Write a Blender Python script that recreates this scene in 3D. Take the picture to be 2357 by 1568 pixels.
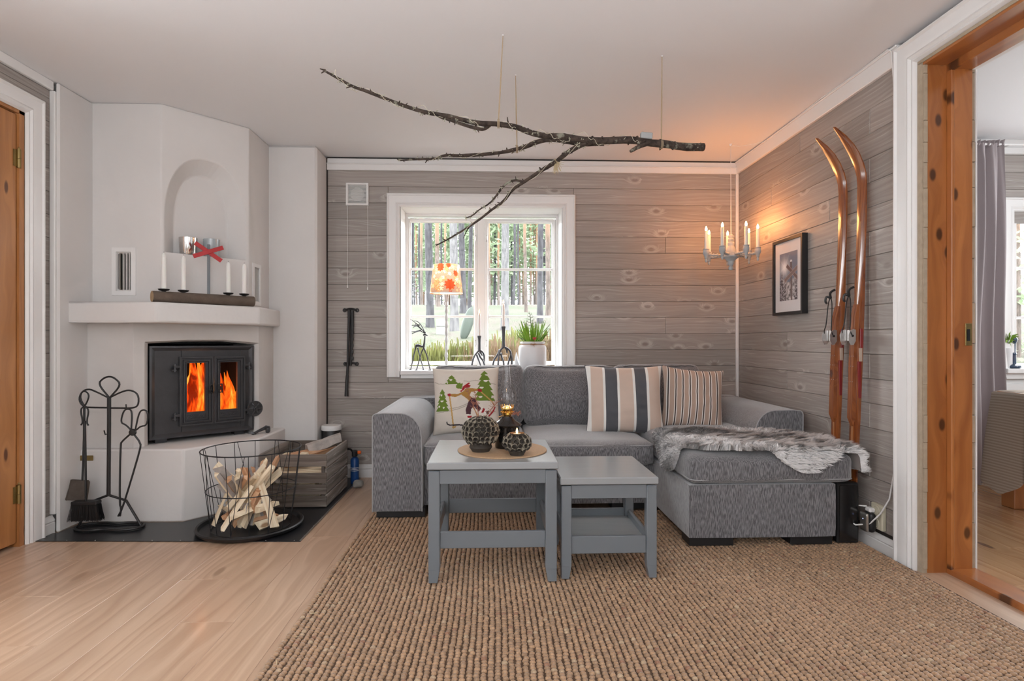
import bpy, bmesh, math, random
import numpy as np
from mathutils import Matrix, Vector, noise as mnoise
for o in list(bpy.data.objects): bpy.data.objects.remove(o)
S = bpy.context.scene
COL = S.collection
R = math.radians
random.seed(7)

# ------------------------------------------------------------------ camera, light, exposure
cd = bpy.data.cameras.new('camera'); cam = bpy.data.objects.new('camera', cd); COL.objects.link(cam)
cd.sensor_width = 36; cd.lens = 36*1309/2357; cd.clip_start = .02; cd.clip_end = 300
cam.location = (0, 0, 1.0); cam.rotation_euler = (R(90), 0, R(-2.05)); cd.shift_y = 1/2357
S.camera = cam
S.view_settings.view_transform = 'Standard'; S.view_settings.look = 'None'
S.view_settings.gamma = 1; S.view_settings.exposure = EXPO = 0.12
S.view_settings.use_curve_mapping = False
world = bpy.data.worlds.new('overcast'); S.world = world; world.use_nodes = True
nt = world.node_tree; bg = nt.nodes['Background']
bg.inputs[0].default_value = (.93, .97, 1, 1); bg.inputs[1].default_value = 15.0

def area(name, loc, rot, sx, sy, power, col=(1, 1, 1), portal=False, spread=180):
    l = bpy.data.lights.new(name, 'AREA'); l.shape = 'RECTANGLE'; l.size = sx; l.size_y = sy
    l.energy = power; l.color = col; l.spread = R(spread)
    if portal: l.cycles.is_portal = True
    o = bpy.data.objects.new(name, l); o.location = loc; o.rotation_euler = [R(a) for a in rot]; COL.objects.link(o)
    return o
area('ceiling_fill_light', (-.2, -.6, .75), (180, 0, 0), 1.0, .8, 58, (.95, .97, 1))  # added upward fill behind the camera, brightens the ceiling
# fill lights added behind and beside the camera, and the two seen windows as portals
area('fill_light_behind', (-.3, -1.45, 1.55), (90, 0, 0), 2.6, 1.3, 24, (.90, .95, 1))
area('fill_light_left', (-2.2, .1, 1.45), (90, 0, -90), 1.7, 1.2, 14, (.90, .95, 1))
area('daylight_portal', (-.073, 4.62, 1.39), (90, 0, 180), 1.2, 1.2, 1, portal=True)
area('fill_light_next_room', (4.35, 2.2, 1.5), (90, 0, 90), 1.6, 1.2, 42, (.92, .96, 1))  # added fill inside the next room, not one of its windows
area('daylight_portal_next_room', (4.1, 4.0, 1.37), (90, 0, 180), 1.0, 1.1, 1, portal=True)

# ------------------------------------------------------------------ geometry helpers
W = {}
def wm(o): return W.get(o.name, Matrix())
def tag(o, label=None, cat=None, group=None, kind=None):
    for k, v in (('label', label), ('category', cat), ('group', group), ('kind', kind)):
        if v: o[k] = v
    return o
def thing(name, label, cat, loc=(0, 0, 0), rotz=0, group=None, rot=None):
    o = bpy.data.objects.new(name, None); COL.objects.link(o); o.empty_display_size = .1
    o.location = loc; o.rotation_euler = rot if rot else (0, 0, rotz)
    W[o.name] = Matrix.Translation(loc) @ (Matrix.Rotation(rotz, 4, 'Z') if not rot else __import__('mathutils').Euler(rot).to_matrix().to_4x4())
    return tag(o, label, cat, group)
def rotm(ax=0, ay=0, az=0):
    return Matrix.Rotation(az, 3, 'Z') @ Matrix.Rotation(ay, 3, 'Y') @ Matrix.Rotation(ax, 3, 'X')

class B:
    def __init__(s): s.v = []; s.f = []; s.mi = []; s.cur = 0
    def add(s, vs, fs, mi=None):
        n = len(s.v); s.v += [Vector(p) for p in vs]; s.f += [tuple(i+n for i in f) for f in fs]
        s.mi += [s.cur if mi is None else mi]*len(fs); return s
    def xf(s, m, start=0):
        for i in range(start, len(s.v)): s.v[i] = m @ s.v[i]
        return s
    def obox(s, c, size, rot=None, bev=0.0):
        h = [d/2 for d in size]; vs = []; fs = []
        if bev <= 0:
            for i in (-1, 1):
                for j in (-1, 1):
                    for k in (-1, 1): vs.append(Vector((i*h[0], j*h[1], k*h[2])))
            fs = [(0, 1, 3, 2), (4, 6, 7, 5), (0, 4, 5, 1), (2, 3, 7, 6), (0, 2, 6, 4), (1, 5, 7, 3)]
        else:
            bev = min(bev, min(h)*.9); idx = {}
            for i in (0, 1):
                for j in (0, 1):
                    for k in (0, 1):
                        for a in range(3):
                            p = [(1 if t else -1)*(h[q]-(0 if q == a else bev)) for q, t in enumerate((i, j, k))]
                            idx[(i, j, k, a)] = len(vs); vs.append(Vector(p))
            def I(d, a): return idx[(d[0], d[1], d[2], a)]
            for a in range(3):
                b, c2 = (a+1) % 3, (a+2) % 3
                for t in (0, 1):
                    q = []
                    for tb, tc in ((0, 0), (1, 0), (1, 1), (0, 1)):
                        d = [0, 0, 0]; d[a] = t; d[b] = tb; d[c2] = tc; q.append(I(d, a))
                    fs.append(tuple(q if t else q[::-1]))
                for tb in (0, 1):
                    for tc in (0, 1):
                        d0 = [0, 0, 0]; d0[b] = tb; d0[c2] = tc; d1 = list(d0); d1[a] = 1
                        q = (I(d0, b), I(d1, b), I(d1, c2), I(d0, c2)); fs.append(q if tb != tc else q[::-1])
            for i in (0, 1):
                for j in (0, 1):
                    for k in (0, 1):
                        q = (idx[(i, j, k, 0)], idx[(i, j, k, 1)], idx[(i, j, k, 2)]); fs.append(q if (i+j+k) % 2 else q[::-1])
        if rot is not None: vs = [rot @ v for v in vs]
        return s.add([v+Vector(c) for v in vs], fs)
    def box(s, x0, x1, y0, y1, z0, z1, bev=0.0):
        return s.obox(((x0+x1)/2, (y0+y1)/2, (z0+z1)/2), (abs(x1-x0), abs(y1-y0), abs(z1-z0)), None, bev)
    def tube(s, pts, r, n=8, closed=False, flat=1.0):
        pts = [Vector(p) for p in pts]; m = len(pts); rs = r if isinstance(r, (list, tuple)) else [r]*m
        up = None; vs = []; fs = []
        for i, p in enumerate(pts):
            if closed: t = pts[(i+1) % m]-pts[i-1]
            else: t = pts[min(i+1, m-1)]-pts[max(i-1, 0)]
            t = t.normalized() if t.length > 1e-9 else Vector((0, 0, 1))
            if up is None: up = Vector((0, 0, 1)) if abs(t.z) < .9 else Vector((0, 1, 0))
            a = t.cross(up); a = a.normalized() if a.length > 1e-6 else t.orthogonal().normalized()
            b = a.cross(t).normalized(); up = b
            for k in range(n):
                an = 2*math.pi*k/n; vs.append(p+(a*math.cos(an)+b*math.sin(an)*flat)*rs[i])
        for i in range(m if closed else m-1):
            j = (i+1) % m
            for k in range(n):
                k2 = (k+1) % n; fs.append((i*n+k, i*n+k2, j*n+k2, j*n+k))
        if not closed: fs.append(tuple(range(n))[::-1]); fs.append(tuple((m-1)*n+k for k in range(n)))
        return s.add(vs, fs)
    def lathe(s, prof, c=(0, 0, 0), n=20, rot=None, cap=True):
        vs = []; fs = []; c = Vector(c)
        for r, z in prof:
            for k in range(n):
                a = 2*math.pi*k/n; p = Vector((r*math.cos(a), r*math.sin(a), z)); vs.append((rot @ p if rot is not None else p)+c)
        for i in range(len(prof)-1):
            for k in range(n):
                k2 = (k+1) % n; fs.append((i*n+k, i*n+k2, (i+1)*n+k2, (i+1)*n+k))
        if cap:
            if prof[0][0] > 1e-5: fs.append(tuple(range(n))[::-1])
            if prof[-1][0] > 1e-5: fs.append(tuple((len(prof)-1)*n+k for k in range(n)))
        return s.add(vs, fs)
    def prism(s, poly, z0, z1, m=None):
        n = len(poly); vs = [Vector((x, y, z0)) for x, y in poly]+[Vector((x, y, z1)) for x, y in poly]
        if m is not None: vs = [m @ v for v in vs]
        fs = [tuple(range(n))[::-1], tuple(range(n, 2*n))]+[(i, (i+1) % n, n+(i+1) % n, n+i) for i in range(n)]
        return s.add(vs, fs)
    def grid(s, fn, nu, nv, wu=False):
        vs = [fn(i/(nu if wu else nu-1), j/(nv-1)) for i in range(nu) for j in range(nv)]
        fs = [(i*nv+j, ((i+1) % nu)*nv+j, ((i+1) % nu)*nv+j+1, i*nv+j+1) for i in range(nu if wu else nu-1) for j in range(nv-1)]
        return s.add(vs, fs)
    def rbox(s, c, size, r, n=10, puff=(0, 0, 0), rot=None, fn=None):
        h = Vector([d/2 for d in size]); c = Vector(c); key = {}; vs = []; fs = []
        ts = [-1+2*i/n for i in range(n+1)]
        ts = [math.copysign(abs(t)**.8, t) for t in ts]
        def V(p):
            k = tuple(round(q, 5) for q in p)
            if k in key: return key[k]
            q = Vector((p[0]*h[0], p[1]*h[1], p[2]*h[2])); inn = Vector([max(-(h[a]-r), min(h[a]-r, q[a])) for a in range(3)])
            d = q-inn
            if d.length > 1e-7:
                # spread rounding
                q = inn+d.normalized()*min(r, d.length if d.length < r else r)
            for a in range(3):
                if puff[a]:
                    b1, c1 = (a+1) % 3, (a+2) % 3
                    q[a] += math.copysign(1, p[a])*abs(p[a])*puff[a]*(1-p[b1]**2)*(1-p[c1]**2)
            if fn: q = fn(q, p)
            if rot is not None: q = rot @ q
            key[k] = len(vs); vs.append(q+c); return key[k]
        for a in range(3):
            b1, c1 = (a+1) % 3, (a+2) % 3
            for sgn in (-1, 1):
                for i in range(n):
                    for j in range(n):
                        q = []
                        for di, dj in ((0, 0), (1, 0), (1, 1), (0, 1)):
                            p = [0, 0, 0]; p[a] = sgn; p[b1] = ts[i+di]; p[c1] = ts[j+dj]; q.append(V(p))
                        fs.append(tuple(q if sgn > 0 else q[::-1]))
        return s.add(vs, fs)
    def frame(s, x0, x1, z0, z1, prof, y=0, m=None):
        """rectangular moulding: prof = [(inset, depth)], loops joined"""
        vs = []; fs = []; n = len(prof)
        for t, d in prof:
            for x, z in ((x0+t, z0+t), (x1-t, z0+t), (x1-t, z1-t), (x0+t, z1-t)): vs.append(Vector((x, y+d, z)))
        for i in range(n):
            j = (i+1) % n
            for k in range(4): fs.append((i*4+k, i*4+(k+1) % 4, j*4+(k+1) % 4, j*4+k))
        if m is not None: vs = [m @ v for v in vs]
        return s.add(vs, fs)
    def build(s, name, mat, parent=None, label=None, local=False, sharp=35, recalc=True, kind=None, colors=None):
        me = bpy.data.meshes.new(name)
        vs = s.v
        M = Matrix()
        if parent is not None:
            M = wm(parent)
            if not local: inv = M.inverted(); vs = [inv @ v for v in vs]
        off = Vector((0, 0, 0))
        if parent is None:
            a = np.array([tuple(v) for v in vs]); off = Vector(((a[:, 0].min()+a[:, 0].max())/2, (a[:, 1].min()+a[:, 1].max())/2, a[:, 2].min()))
            vs = [v-off for v in vs]
        me.from_pydata([tuple(v) for v in vs], [], s.f)
        mats = mat if isinstance(mat, (list, tuple)) else [mat]
        for m_ in mats: me.materials.append(m_)
        if len(mats) > 1: me.polygons.foreach_set('material_index', s.mi)
        if recalc or sharp:
            bm = bmesh.new(); bm.from_mesh(me)
            if recalc: bmesh.ops.recalc_face_normals(bm, faces=bm.faces)
            if sharp:
                sa = R(sharp)
                for f in bm.faces: f.smooth = True
                for e in bm.edges:
                    if len(e.link_faces) == 2 and e.calc_face_angle(0) > sa: e.smooth = False
            bm.to_mesh(me); bm.free()
        if colors is not None:
            at = me.color_attributes.new('Col', 'FLOAT_COLOR', 'POINT'); at.data.foreach_set('color', np.asarray(colors, dtype=np.float32).ravel())
        o = bpy.data.objects.new(name, me); COL.objects.link(o)
        if parent is not None: o.parent = parent; W[o.name] = M.copy()
        else: o.location = off; W[o.name] = Matrix.Translation(off)
        if label: o['label'] = label
        if kind: o['kind'] = kind
        return o

def dup(o, loc=None, rotz=None, label=None, mat=None, parent=None):
    c = o.copy(); COL.objects.link(c)
    if parent: c.parent = parent
    if loc is not None: c.location = loc
    if rotz is not None: c.rotation_euler = (0, 0, rotz)
    if label: c['label'] = label
    for ch in o.children: dup(ch, parent=c)
    return c
def bevel(o, w, seg=2):
    m = o.modifiers.new('b', 'BEVEL'); m.width = w; m.segments = seg; m.limit_method = 'ANGLE'; m.angle_limit = R(30); return o
def cut(o, cb):
    """subtract builder cb (world coordinates) from object o, baked into the mesh"""
    me = bpy.data.meshes.new('c'); inv = wm(o).inverted()
    me.from_pydata([tuple(inv @ v) for v in cb.v], [], cb.f)
    bm = bmesh.new(); bm.from_mesh(me); bmesh.ops.recalc_face_normals(bm, faces=bm.faces); bm.to_mesh(me); bm.free()
    c = bpy.data.objects.new('c', me); COL.objects.link(c)
    c.matrix_world = o.matrix_world if False else Matrix(); keep = o.parent, o.matrix_basis.copy()
    o.parent = None; o.matrix_basis = Matrix()
    m = o.modifiers.new('x', 'BOOLEAN'); m.object = c; m.operation = 'DIFFERENCE'; m.solver = 'EXACT'
    bpy.context.view_layer.update(); dg = bpy.context.evaluated_depsgraph_get()
    nm = bpy.data.meshes.new_from_object(o.evaluated_get(dg)); old = o.data; o.modifiers.remove(m); o.data = nm
    bpy.data.meshes.remove(old); bpy.data.objects.remove(c)
    o.parent, o.matrix_basis = keep
    return o

# ------------------------------------------------------------------ materials
def newmat(name):
    m = bpy.data.materials.new(name); m.use_nodes = True
    n = m.node_tree.nodes; l = m.node_tree.links
    return m, n, l, n['Principled BSDF']
class G:
    """small node-graph helper"""
    def __init__(s, n, l): s.n = n; s.l = l
    def put(s, sock, v):
        if isinstance(v, (int, float, tuple, list)): sock.default_value = v
        else: s.l.new(v, sock)
    def math(s, op, a, b=0, c=0, clamp=False):
        x = s.n.new('ShaderNodeMath'); x.operation = op; x.use_clamp = clamp
        s.put(x.inputs[0], a); s.put(x.inputs[1], b); s.put(x.inputs[2], c); return x.outputs[0]
    def coord(s, kind='Object'): return s.n.new('ShaderNodeTexCoord').outputs[kind]
    def sep(s, v): x = s.n.new('ShaderNodeSeparateXYZ'); s.l.new(v, x.inputs[0]); return x.outputs
    def comb(s, a, b, c): x = s.n.new('ShaderNodeCombineXYZ'); s.put(x.inputs[0], a); s.put(x.inputs[1], b); s.put(x.inputs[2], c); return x.outputs[0]
    def rand(s): return s.n.new('ShaderNodeObjectInfo').outputs['Random']
    def noise(s, v, scale=5, detail=3, rough=.5, dist=0):
        x = s.n.new('ShaderNodeTexNoise'); s.put(x.inputs['Vector'], v); x.inputs['Scale'].default_value = scale
        x.inputs['Detail'].default_value = detail; x.inputs['Roughness'].default_value = rough; x.inputs['Distortion'].default_value = dist; return x.outputs[0]
    def voro(s, v, scale=1, rnd=1):
        x = s.n.new('ShaderNodeTexVoronoi'); x.voronoi_dimensions = '2D'; s.put(x.inputs['Vector'], v); x.inputs['Scale'].default_value = scale; x.inputs['Randomness'].default_value = rnd
        return x.outputs['Distance'], x.outputs['Color']
    def smooth(s, v, a, b, lo=0, hi=1):
        x = s.n.new('ShaderNodeMapRange'); x.interpolation_type = 'SMOOTHSTEP'; s.put(x.inputs[0], v)
        for i, q in ((1, a), (2, b), (3, lo), (4, hi)): x.inputs[i].default_value = q
        return x.outputs[0]
    def lin(s, v, a, b, lo=0, hi=1):
        x = s.n.new('ShaderNodeMapRange'); s.put(x.inputs[0], v)
        for i, q in ((1, a), (2, b), (3, lo), (4, hi)): x.inputs[i].default_value = q
        return x.outputs[0]
    def mix(s, f, a, b, mode='MIX'):
        x = s.n.new('ShaderNodeMix'); x.data_type = 'RGBA'; x.blend_type = mode; s.put(x.inputs[0], f)
        for i, q in ((6, a), (7, b)):
            if isinstance(q, (tuple, list)): q = tuple(q)+(1,)*(4-len(q))
            s.put(x.inputs[i], q)
        return x.outputs[2]
    def bump(s, h, st=.3, d=.002):
        x = s.n.new('ShaderNodeBump'); x.inputs['Strength'].default_value = st; x.inputs['Distance'].default_value = d; s.l.new(h, x.inputs['Height']); return x.outputs[0]
    def attr(s, name='Col'): x = s.n.new('ShaderNodeVertexColor'); x.layer_name = name; return x.outputs[0]
def simple(name, col, rough=.5, metal=0, var=0.0, vs=8, bump=0.0, bs=60, bd=.001, spec=None, coat=0, emit=None, es=0):
    m, n, l, p = newmat(name); g = G(n, l)
    p.inputs['Base Color'].default_value = tuple(col)+(1,); p.inputs['Roughness'].default_value = rough; p.inputs['Metallic'].default_value = metal
    if spec is not None: p.inputs['Specular IOR Level'].default_value = spec
    if coat: p.inputs['Coat Weight'].default_value = coat; p.inputs['Coat Roughness'].default_value = .15
    if var:
        nz = g.noise(g.coord(), vs, 4, .6)
        l.new(g.mix(nz, [c*(1-var) for c in col], [min(1, c*(1+var)) for c in col]), p.inputs['Base Color'])
    if bump: l.new(g.bump(g.noise(g.coord(), bs, 3, .6), bump, bd), p.inputs['Normal'])
    if emit: p.inputs['Emission Color'].default_value = tuple(emit)+(1,); p.inputs['Emission Strength'].default_value = es
    return m
def wood(name, dark, light, knot, ua='x', va='z', K=55, us=1.3, kd=.6, ks=(4.5, 8.5), rough=.55, coat=0, streak=None, bumpst=.25, ring=.5, tone=.12, warp=.12, kst=.85):
    """long grain along ua; knots with bent grain round them"""
    m, n, l, p = newmat(name); g = G(n, l)
    s3 = g.sep(g.coord()); ax = {'x': 0, 'y': 1, 'z': 2}; u, v = s3[ax[ua]], s3[ax[va]]
    wa = [a for a in 'xyz' if a not in (ua, va)][0]; w = s3[ax[wa]]
    r = g.rand(); ro = g.math('MULTIPLY', r, 37.0)
    kv = g.comb(g.math('MULTIPLY_ADD', u, ks[0], ro), g.math('MULTIPLY_ADD', v, ks[1], ro), 0.0)
    d, c = g.voro(kv, 1, .9); has = g.smooth(g.sep(c)[0], kd, kd+.02)
    fall = g.math('MULTIPLY', g.smooth(d, 0, .42, 1, 0), has)
    soft = g.noise(g.comb(g.math('MULTIPLY_ADD', u, us, ro), g.math('MULTIPLY', v, 5), r), 1, 2)
    vv = g.math('ADD', g.math('ADD', v, g.math('MULTIPLY', fall, .05)), g.math('MULTIPLY', soft, warp))
    gr = g.noise(g.comb(g.math('MULTIPLY_ADD', u, us, ro), g.math('MULTIPLY', vv, K), g.math('MULTIPLY_ADD', w, 10, ro)), 1, 4, .6)
    wv = g.math('FRACT', g.math('MULTIPLY', vv, K*.7)); wv = g.math('MULTIPLY', g.smooth(wv, 0, .8), g.smooth(wv, .8, 1, 1, 0))
    f = g.math('ADD', g.math('MULTIPLY', g.smooth(gr, .3, .7), 1-ring), g.math('MULTIPLY', wv, ring))
    col = g.mix(f, dark, light)
    if streak:
        fine = g.noise(g.comb(g.math('MULTIPLY_ADD', u, us*2, ro), g.math('MULTIPLY', vv, K*2.4), r), 1, 3, .6)
        col = g.mix(g.smooth(fine, .56, .72), col, streak)
        halo = g.math('MULTIPLY', g.math('MULTIPLY', g.smooth(d, .10, .17), g.smooth(d, .2, .34, 1, 0)), has)
        col = g.mix(g.math('MULTIPLY', halo, g.smooth(fine, .4, .6, .2, .9)), col, streak)
    kn = g.math('MULTIPLY', g.smooth(d, .06, .13, 1, 0), has)
    col = g.mix(g.math('MULTIPLY', kn, kst), col, knot)
    hsv = n.new('ShaderNodeHueSaturation'); l.new(col, hsv.inputs['Color']); l.new(g.lin(r, 0, 1, 1-tone, 1+tone), hsv.inputs['Value'])
    l.new(hsv.outputs[0], p.inputs['Base Color']); p.inputs['Roughness'].default_value = rough
    if coat: p.inputs['Coat Weight'].default_value = coat; p.inputs['Coat Roughness'].default_value = .12
    if bumpst: l.new(g.bump(gr, bumpst, .001), p.inputs['Normal'])
    return m
GREY = dict(dark=(.285, .25, .228), light=(.375, .338, .312), knot=(.13, .10, .08), streak=(.475, .445, .418))
M = {}
M['plank'] = wood('limewashed panelling', ua='x', va='z', K=60, kd=.78, ring=.3, kst=.4, **GREY)
M['gap'] = simple('dark board gap', (.05, .04, .035), .95)
M['plaster'] = simple('white plaster', (.68, .66, .645), .85, var=.05, vs=3, bump=.35, bs=7, bd=.01)
M['soot'] = simple('sooty plaster', (.63, .605, .585), .9, var=.10, vs=4, bump=.35, bs=7, bd=.01)
M['ceiling'] = simple('painted ceiling', (.82, .815, .825), .8, bump=.05, bs=3, bd=.01)
M['white'] = simple('white gloss paint', (.78, .77, .76), .35, var=.02, vs=6)
M['whitemat'] = simple('white paint', (.78, .77, .755), .6)
M['black'] = simple('black painted iron', (.012, .012, .013), .45, bump=.2, bs=80)
M['wire'] = simple('black wire', (.02, .02, .022), .4, metal=.4)
M['iron'] = simple('grey black cast iron', (.06, .061, .066), .38, metal=.35, var=.35, vs=9, bump=.35, bs=70, bd=.002)
M['plate'] = simple('black sheet metal', (.018, .019, .022), .28, metal=.2, var=.4, vs=3, bump=.1, bs=5)
M['dark'] = simple('dark cavity', (.01, .01, .01), .9)
M['pine'] = wood('orange pine', (.30, .095, .024), (.47, .175, .048), (.035, .010, .004), ua='z', va='x', K=16, kd=.32, ks=(3.6, 7), rough=.3, coat=.4, ring=.35, bumpst=.05, tone=.06, warp=.25)
M['pinex'] = wood('orange pine lintel', (.30, .095, .024), (.47, .175, .048), (.035, .010, .004), ua='y', va='x', K=16, kd=.32, ks=(3.6, 7), rough=.28, coat=.5, ring=.35, bumpst=.05, tone=.06, warp=.25)
M['piney'] = wood('orange pine door board', (.36, .145, .045), (.52, .23, .08), (.07, .02, .008), ua='z', va='y', K=22, kd=.55, ks=(3.2, 9), rough=.35, coat=.3, ring=.4, bumpst=.05, tone=.06, warp=.25)
M['floor'] = wood('pale oak floor', (.40, .255, .165), (.57, .405, .285), (.28, .17, .10), ua='y', va='x', K=26, us=.9, kd=.93, ks=(2, 6), rough=.32, coat=.15, ring=.45, bumpst=.05, tone=.07, warp=.3)
M['floor2'] = wood('varnished pine floor', (.40, .20, .09), (.60, .36, .18), (.16, .06, .03), ua='y', va='x', K=22, us=.9, kd=.8, ks=(2, 6), rough=.2, coat=.5, ring=.45, bumpst=.05, tone=.06, warp=.3)
M['raw'] = simple('raw plaster edge', (.42, .34, .25), .9, var=.25, vs=30, bump=.3, bs=60)
M['brass'] = simple('aged brass', (.30, .22, .09), .35, metal=.9, var=.3, vs=30)
def glassmat(name, col=(1, 1, 1), rough=0, mixf=.012):
    m, n, l, p = newmat(name); g = G(n, l)
    t = n.new('ShaderNodeBsdfTransparent'); gl = n.new('ShaderNodeBsdfGlossy'); gl.inputs['Roughness'].default_value = .02
    t.inputs[0].default_value = tuple(col)+(1,); fr = n.new('ShaderNodeLayerWeight'); fr.inputs[0].default_value = .5
    mx = n.new('ShaderNodeMixShader'); l.new(g.math('MULTIPLY_ADD', g.math('POWER', fr.outputs['Facing'], 4.0), .6, mixf), mx.inputs[0]); l.new(t.outputs[0], mx.inputs[1]); l.new(gl.outputs[0], mx.inputs[2])
    l.new(mx.outputs[0], n['Material Output'].inputs[0]); return m
M['glass'] = glassmat('window glass')
M['stoveglass'] = glassmat('stove glass', (.95, .85, .8))
M['lampglass'] = glassmat('lamp chimney glass', (.97, .97, .97), mixf=.03)
M['greyp'] = simple('grey satin paint', (.165, .182, .200), .28, var=.06, vs=10, bump=.04, bs=60)
M['planky'] = wood('limewashed panelling side', ua='y', va='z', K=60, kd=.78, ring=.3, kst=.4, **GREY)
XR, XL, YB, ZC = 1.85, -2.29, 4.21, 2.346
# ------------------------------------------------------------------ floor, ceiling, shells
b = B(); b.box(-2.45, 2.0, -1.6, 4.35, -.06, -.006); floor = tag(b.build('floor', M['dark']), kind='structure')
x = -2.45; i = 0
while x < 1.9:
    x1 = min(x+.192, 1.985); y = -1.6+(-.37*i) % 1.25-1.25; i += 1
    while y < 4.35:
        y0, y1 = max(y, -1.6), min(y+1.25, 4.35)
        if y1-y0 > .02 and y1 > -.4:
            if not (x > -.45 and x1 < 1.6 and y1 > 99):
                b = B(); b.box(x+.0003, x1-.0003, y0+.0003, y1-.0003, -.008, 0, .0008); b.build('floor_board', M['floor'], floor)
        y += 1.25
    x = x1
b = B(); b.box(-2.45, 2.06, -1.6, 4.35, ZC, ZC+.1); tag(b.build('ceiling', M['ceiling']), kind='structure')
# back wall with window opening
b = B(); WX0, WX1, WZ0, WZ1 = -.67, .524, .775, 1.991
for q in ((-2.45, WX0, 0, ZC), (WX1, 2.06, 0, ZC), (WX0, WX1, 0, WZ0-.02), (WX0, WX1, WZ1, ZC)): b.box(q[0], q[1], YB+.014, YB+.34, q[2], q[3])
wall_back = tag(b.build('wall_back', M['gap']), kind='structure')
ZP = [2.255-.12*k for k in range(19)]+[.09]
def plank_row(parent, wall, a0, a1, z0, z1, cuts, mat, axis):
    es = [a0]+[c for c in cuts if a0+.05 < c < a1-.05]+[a1]
    for p, q in zip(es, es[1:]):
        b = B()
        j = random.uniform(-.0006, .0006)
        if axis == 'x': b.box(p+.0004, q-.0004, wall+j, wall+.013, z0+.0006, z1-.0006, .0026)
        elif axis == 'R': b.box(wall+j, wall+.013, p+.0007, q-.0007, z0+.0006, z1-.0006, .0026)
        else: b.box(wall-.013, wall+j, p+.0004, q-.0004, z0+.0007, z1-.0007, .0022)
        b.build('plank', mat, parent)
for k in range(18):
    z1, z0 = ZP[k], ZP[k+1] if k < 17 else .085
    z0 = max(z0, .085)
    cuts = [[], [], [-.3], [], [1.3]][k % 5] if k > 2 else []
    if z0 > 2.08 or z1 < .735: plank_row(wall_back, YB, -1.2, XR, z0, z1, cuts, M['plank'], 'x')
    else:
        if z1 > 2.07:  # cut round the window head
            plank_row(wall_back, YB, -1.2, -.76, z0, z1, [], M['plank'], 'x'); plank_row(wall_back, YB, .61, XR, z0, z1, [], M['plank'], 'x')
            plank_row(wall_back, YB, -.76, .61, 2.07, z1, [], M['plank'], 'x')
        elif z0 < .735:
            plank_row(wall_back, YB, -1.2, -.76, z0, z1, [], M['plank'], 'x'); plank_row(wall_back, YB, .61, XR, z0, z1, [], M['plank'], 'x')
            plank_row(wall_back, YB, -.76, .61, z0, .735, [], M['plank'], 'x')
        else:
            plank_row(wall_back, YB, -1.2, -.76, z0, z1, [], M['plank'], 'x'); plank_row(wall_back, YB, .61, XR, z0, z1, cuts, M['plank'], 'x')
# right wall (opening from y=2.385 towards the camera)
JY = 2.385
b = B(); b.box(XR+.014, 2.03, JY, YB+.1, 0, ZC); b.box(XR+.014, 2.03, .95, JY, 2.205, ZC); 
wall_right = tag(b.build('wall_right', M['gap']), kind='structure')
for k in range(18):
    z1, z0 = ZP[k], max(ZP[k+1], .085)
    cuts = [[3.35], [2.72], [3.7], [2.72], [3.05]][k % 5] if k < 9 else ([2.72] if k % 2 else [3.5])
    plank_row(wall_right, XR, 2.5, YB, z0, z1, cuts, M['planky'], 'R')
b = B(); b.box(XR, 2.03, -1.6, .93, 0, ZC); tag(b.build('wall_right_near', M['whitemat']), kind='structure')
# left wall
b = B(); b.box(XL-.16, XL-.014, 2.86, YB+.1, 0, ZC); b.box(XL-.16, XL-.014, 1.9, 2.86, 2.12, ZC); b.box(XL-.16, XL-.0, -1.6, 1.9, 0, ZC)
wall_left = tag(b.build('wall_left', M['whitemat']), kind='structure')
for k in range(18):
    z1, z0 = ZP[k], max(ZP[k+1], .085)
    if z0 > 2.1: plank_row(wall_left, XL, 1.9, 3.05, z0, z1, [2.4], M['planky'], 'L')
    elif z1 > 2.12: plank_row(wall_left, XL, 2.96, 3.05, z0, z1, [], M['planky'], 'L'); plank_row(wall_left, XL, 1.9, 2.96, 2.18, z1, [], M['planky'], 'L')
    else: plank_row(wall_left, XL, 2.96, 3.05, z0, z1, [], M['planky'], 'L')
b = B(); b.box(-2.45, 5.0, -1.7, -1.6, 0, 2.5); tag(b.build('wall_front', M['whitemat']), kind='structure')

# crown mouldings, baseboards, corner strips
def strip(name, mat, *boxes, bev=.003, label=None):
    b = B()
    for q in boxes: b.box(*q, bev)
    return tag(b.build(name, mat), kind='structure', label=label)
strip('trim_1', M['white'], (-1.2, XR, YB-.022, YB, 2.248, 2.296), (-1.2, XR, YB-.012, YB, 2.296, 2.336), (-1.2, XR, YB-.03, YB-.02, 2.289, 2.298))
strip('trim_2', M['white'], (XR-.022, XR, 2.5, YB, 2.250, 2.338), (XR-.03, XR-.02, 2.5, YB, 2.328, 2.338))
plank_row(wall_left, XL, 1.9, 3.05, 2.255, 2.30, [], M['planky'], 'L')
strip('trim_3', M['white'], (XL, XL+.02, 1.9, 3.035, 2.298, 2.345))
strip('trim_4', M['white'], (XR-.022, XR-.002, YB-.022, YB-.002, .4, 2.25))
strip('trim_5', M['white'], (XL, XL+.028, 3.028, 3.05, .1, 2.297))
def baseboard(name, prof, path):
    b = B(); b.grid(lambda u, v: path(prof[int(round(u*(len(prof)-1)))], v), len(prof), 2)
    return tag(b.build(name, M['white'], recalc=True), kind='structure')
PB = [(0, 0), (.014, 0), (.014, .055), (.011, .06), (.014, .066), (.012, .074), (.006, .084), (.004, .094), (0, .095)]
baseboard('baseboard_back', PB, lambda p, v: Vector((-1.2+v*3.05, YB-p[0], p[1])))
baseboard('baseboard_right', [(a, z*.85) for a, z in PB], lambda p, v: Vector((XR-p[0], 2.5+v*1.71, p[1])))
baseboard('baseboard_left', PB, lambda p, v: Vector((XL+p[0]*1.3, 2.96+v*.085, p[1])))
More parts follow.
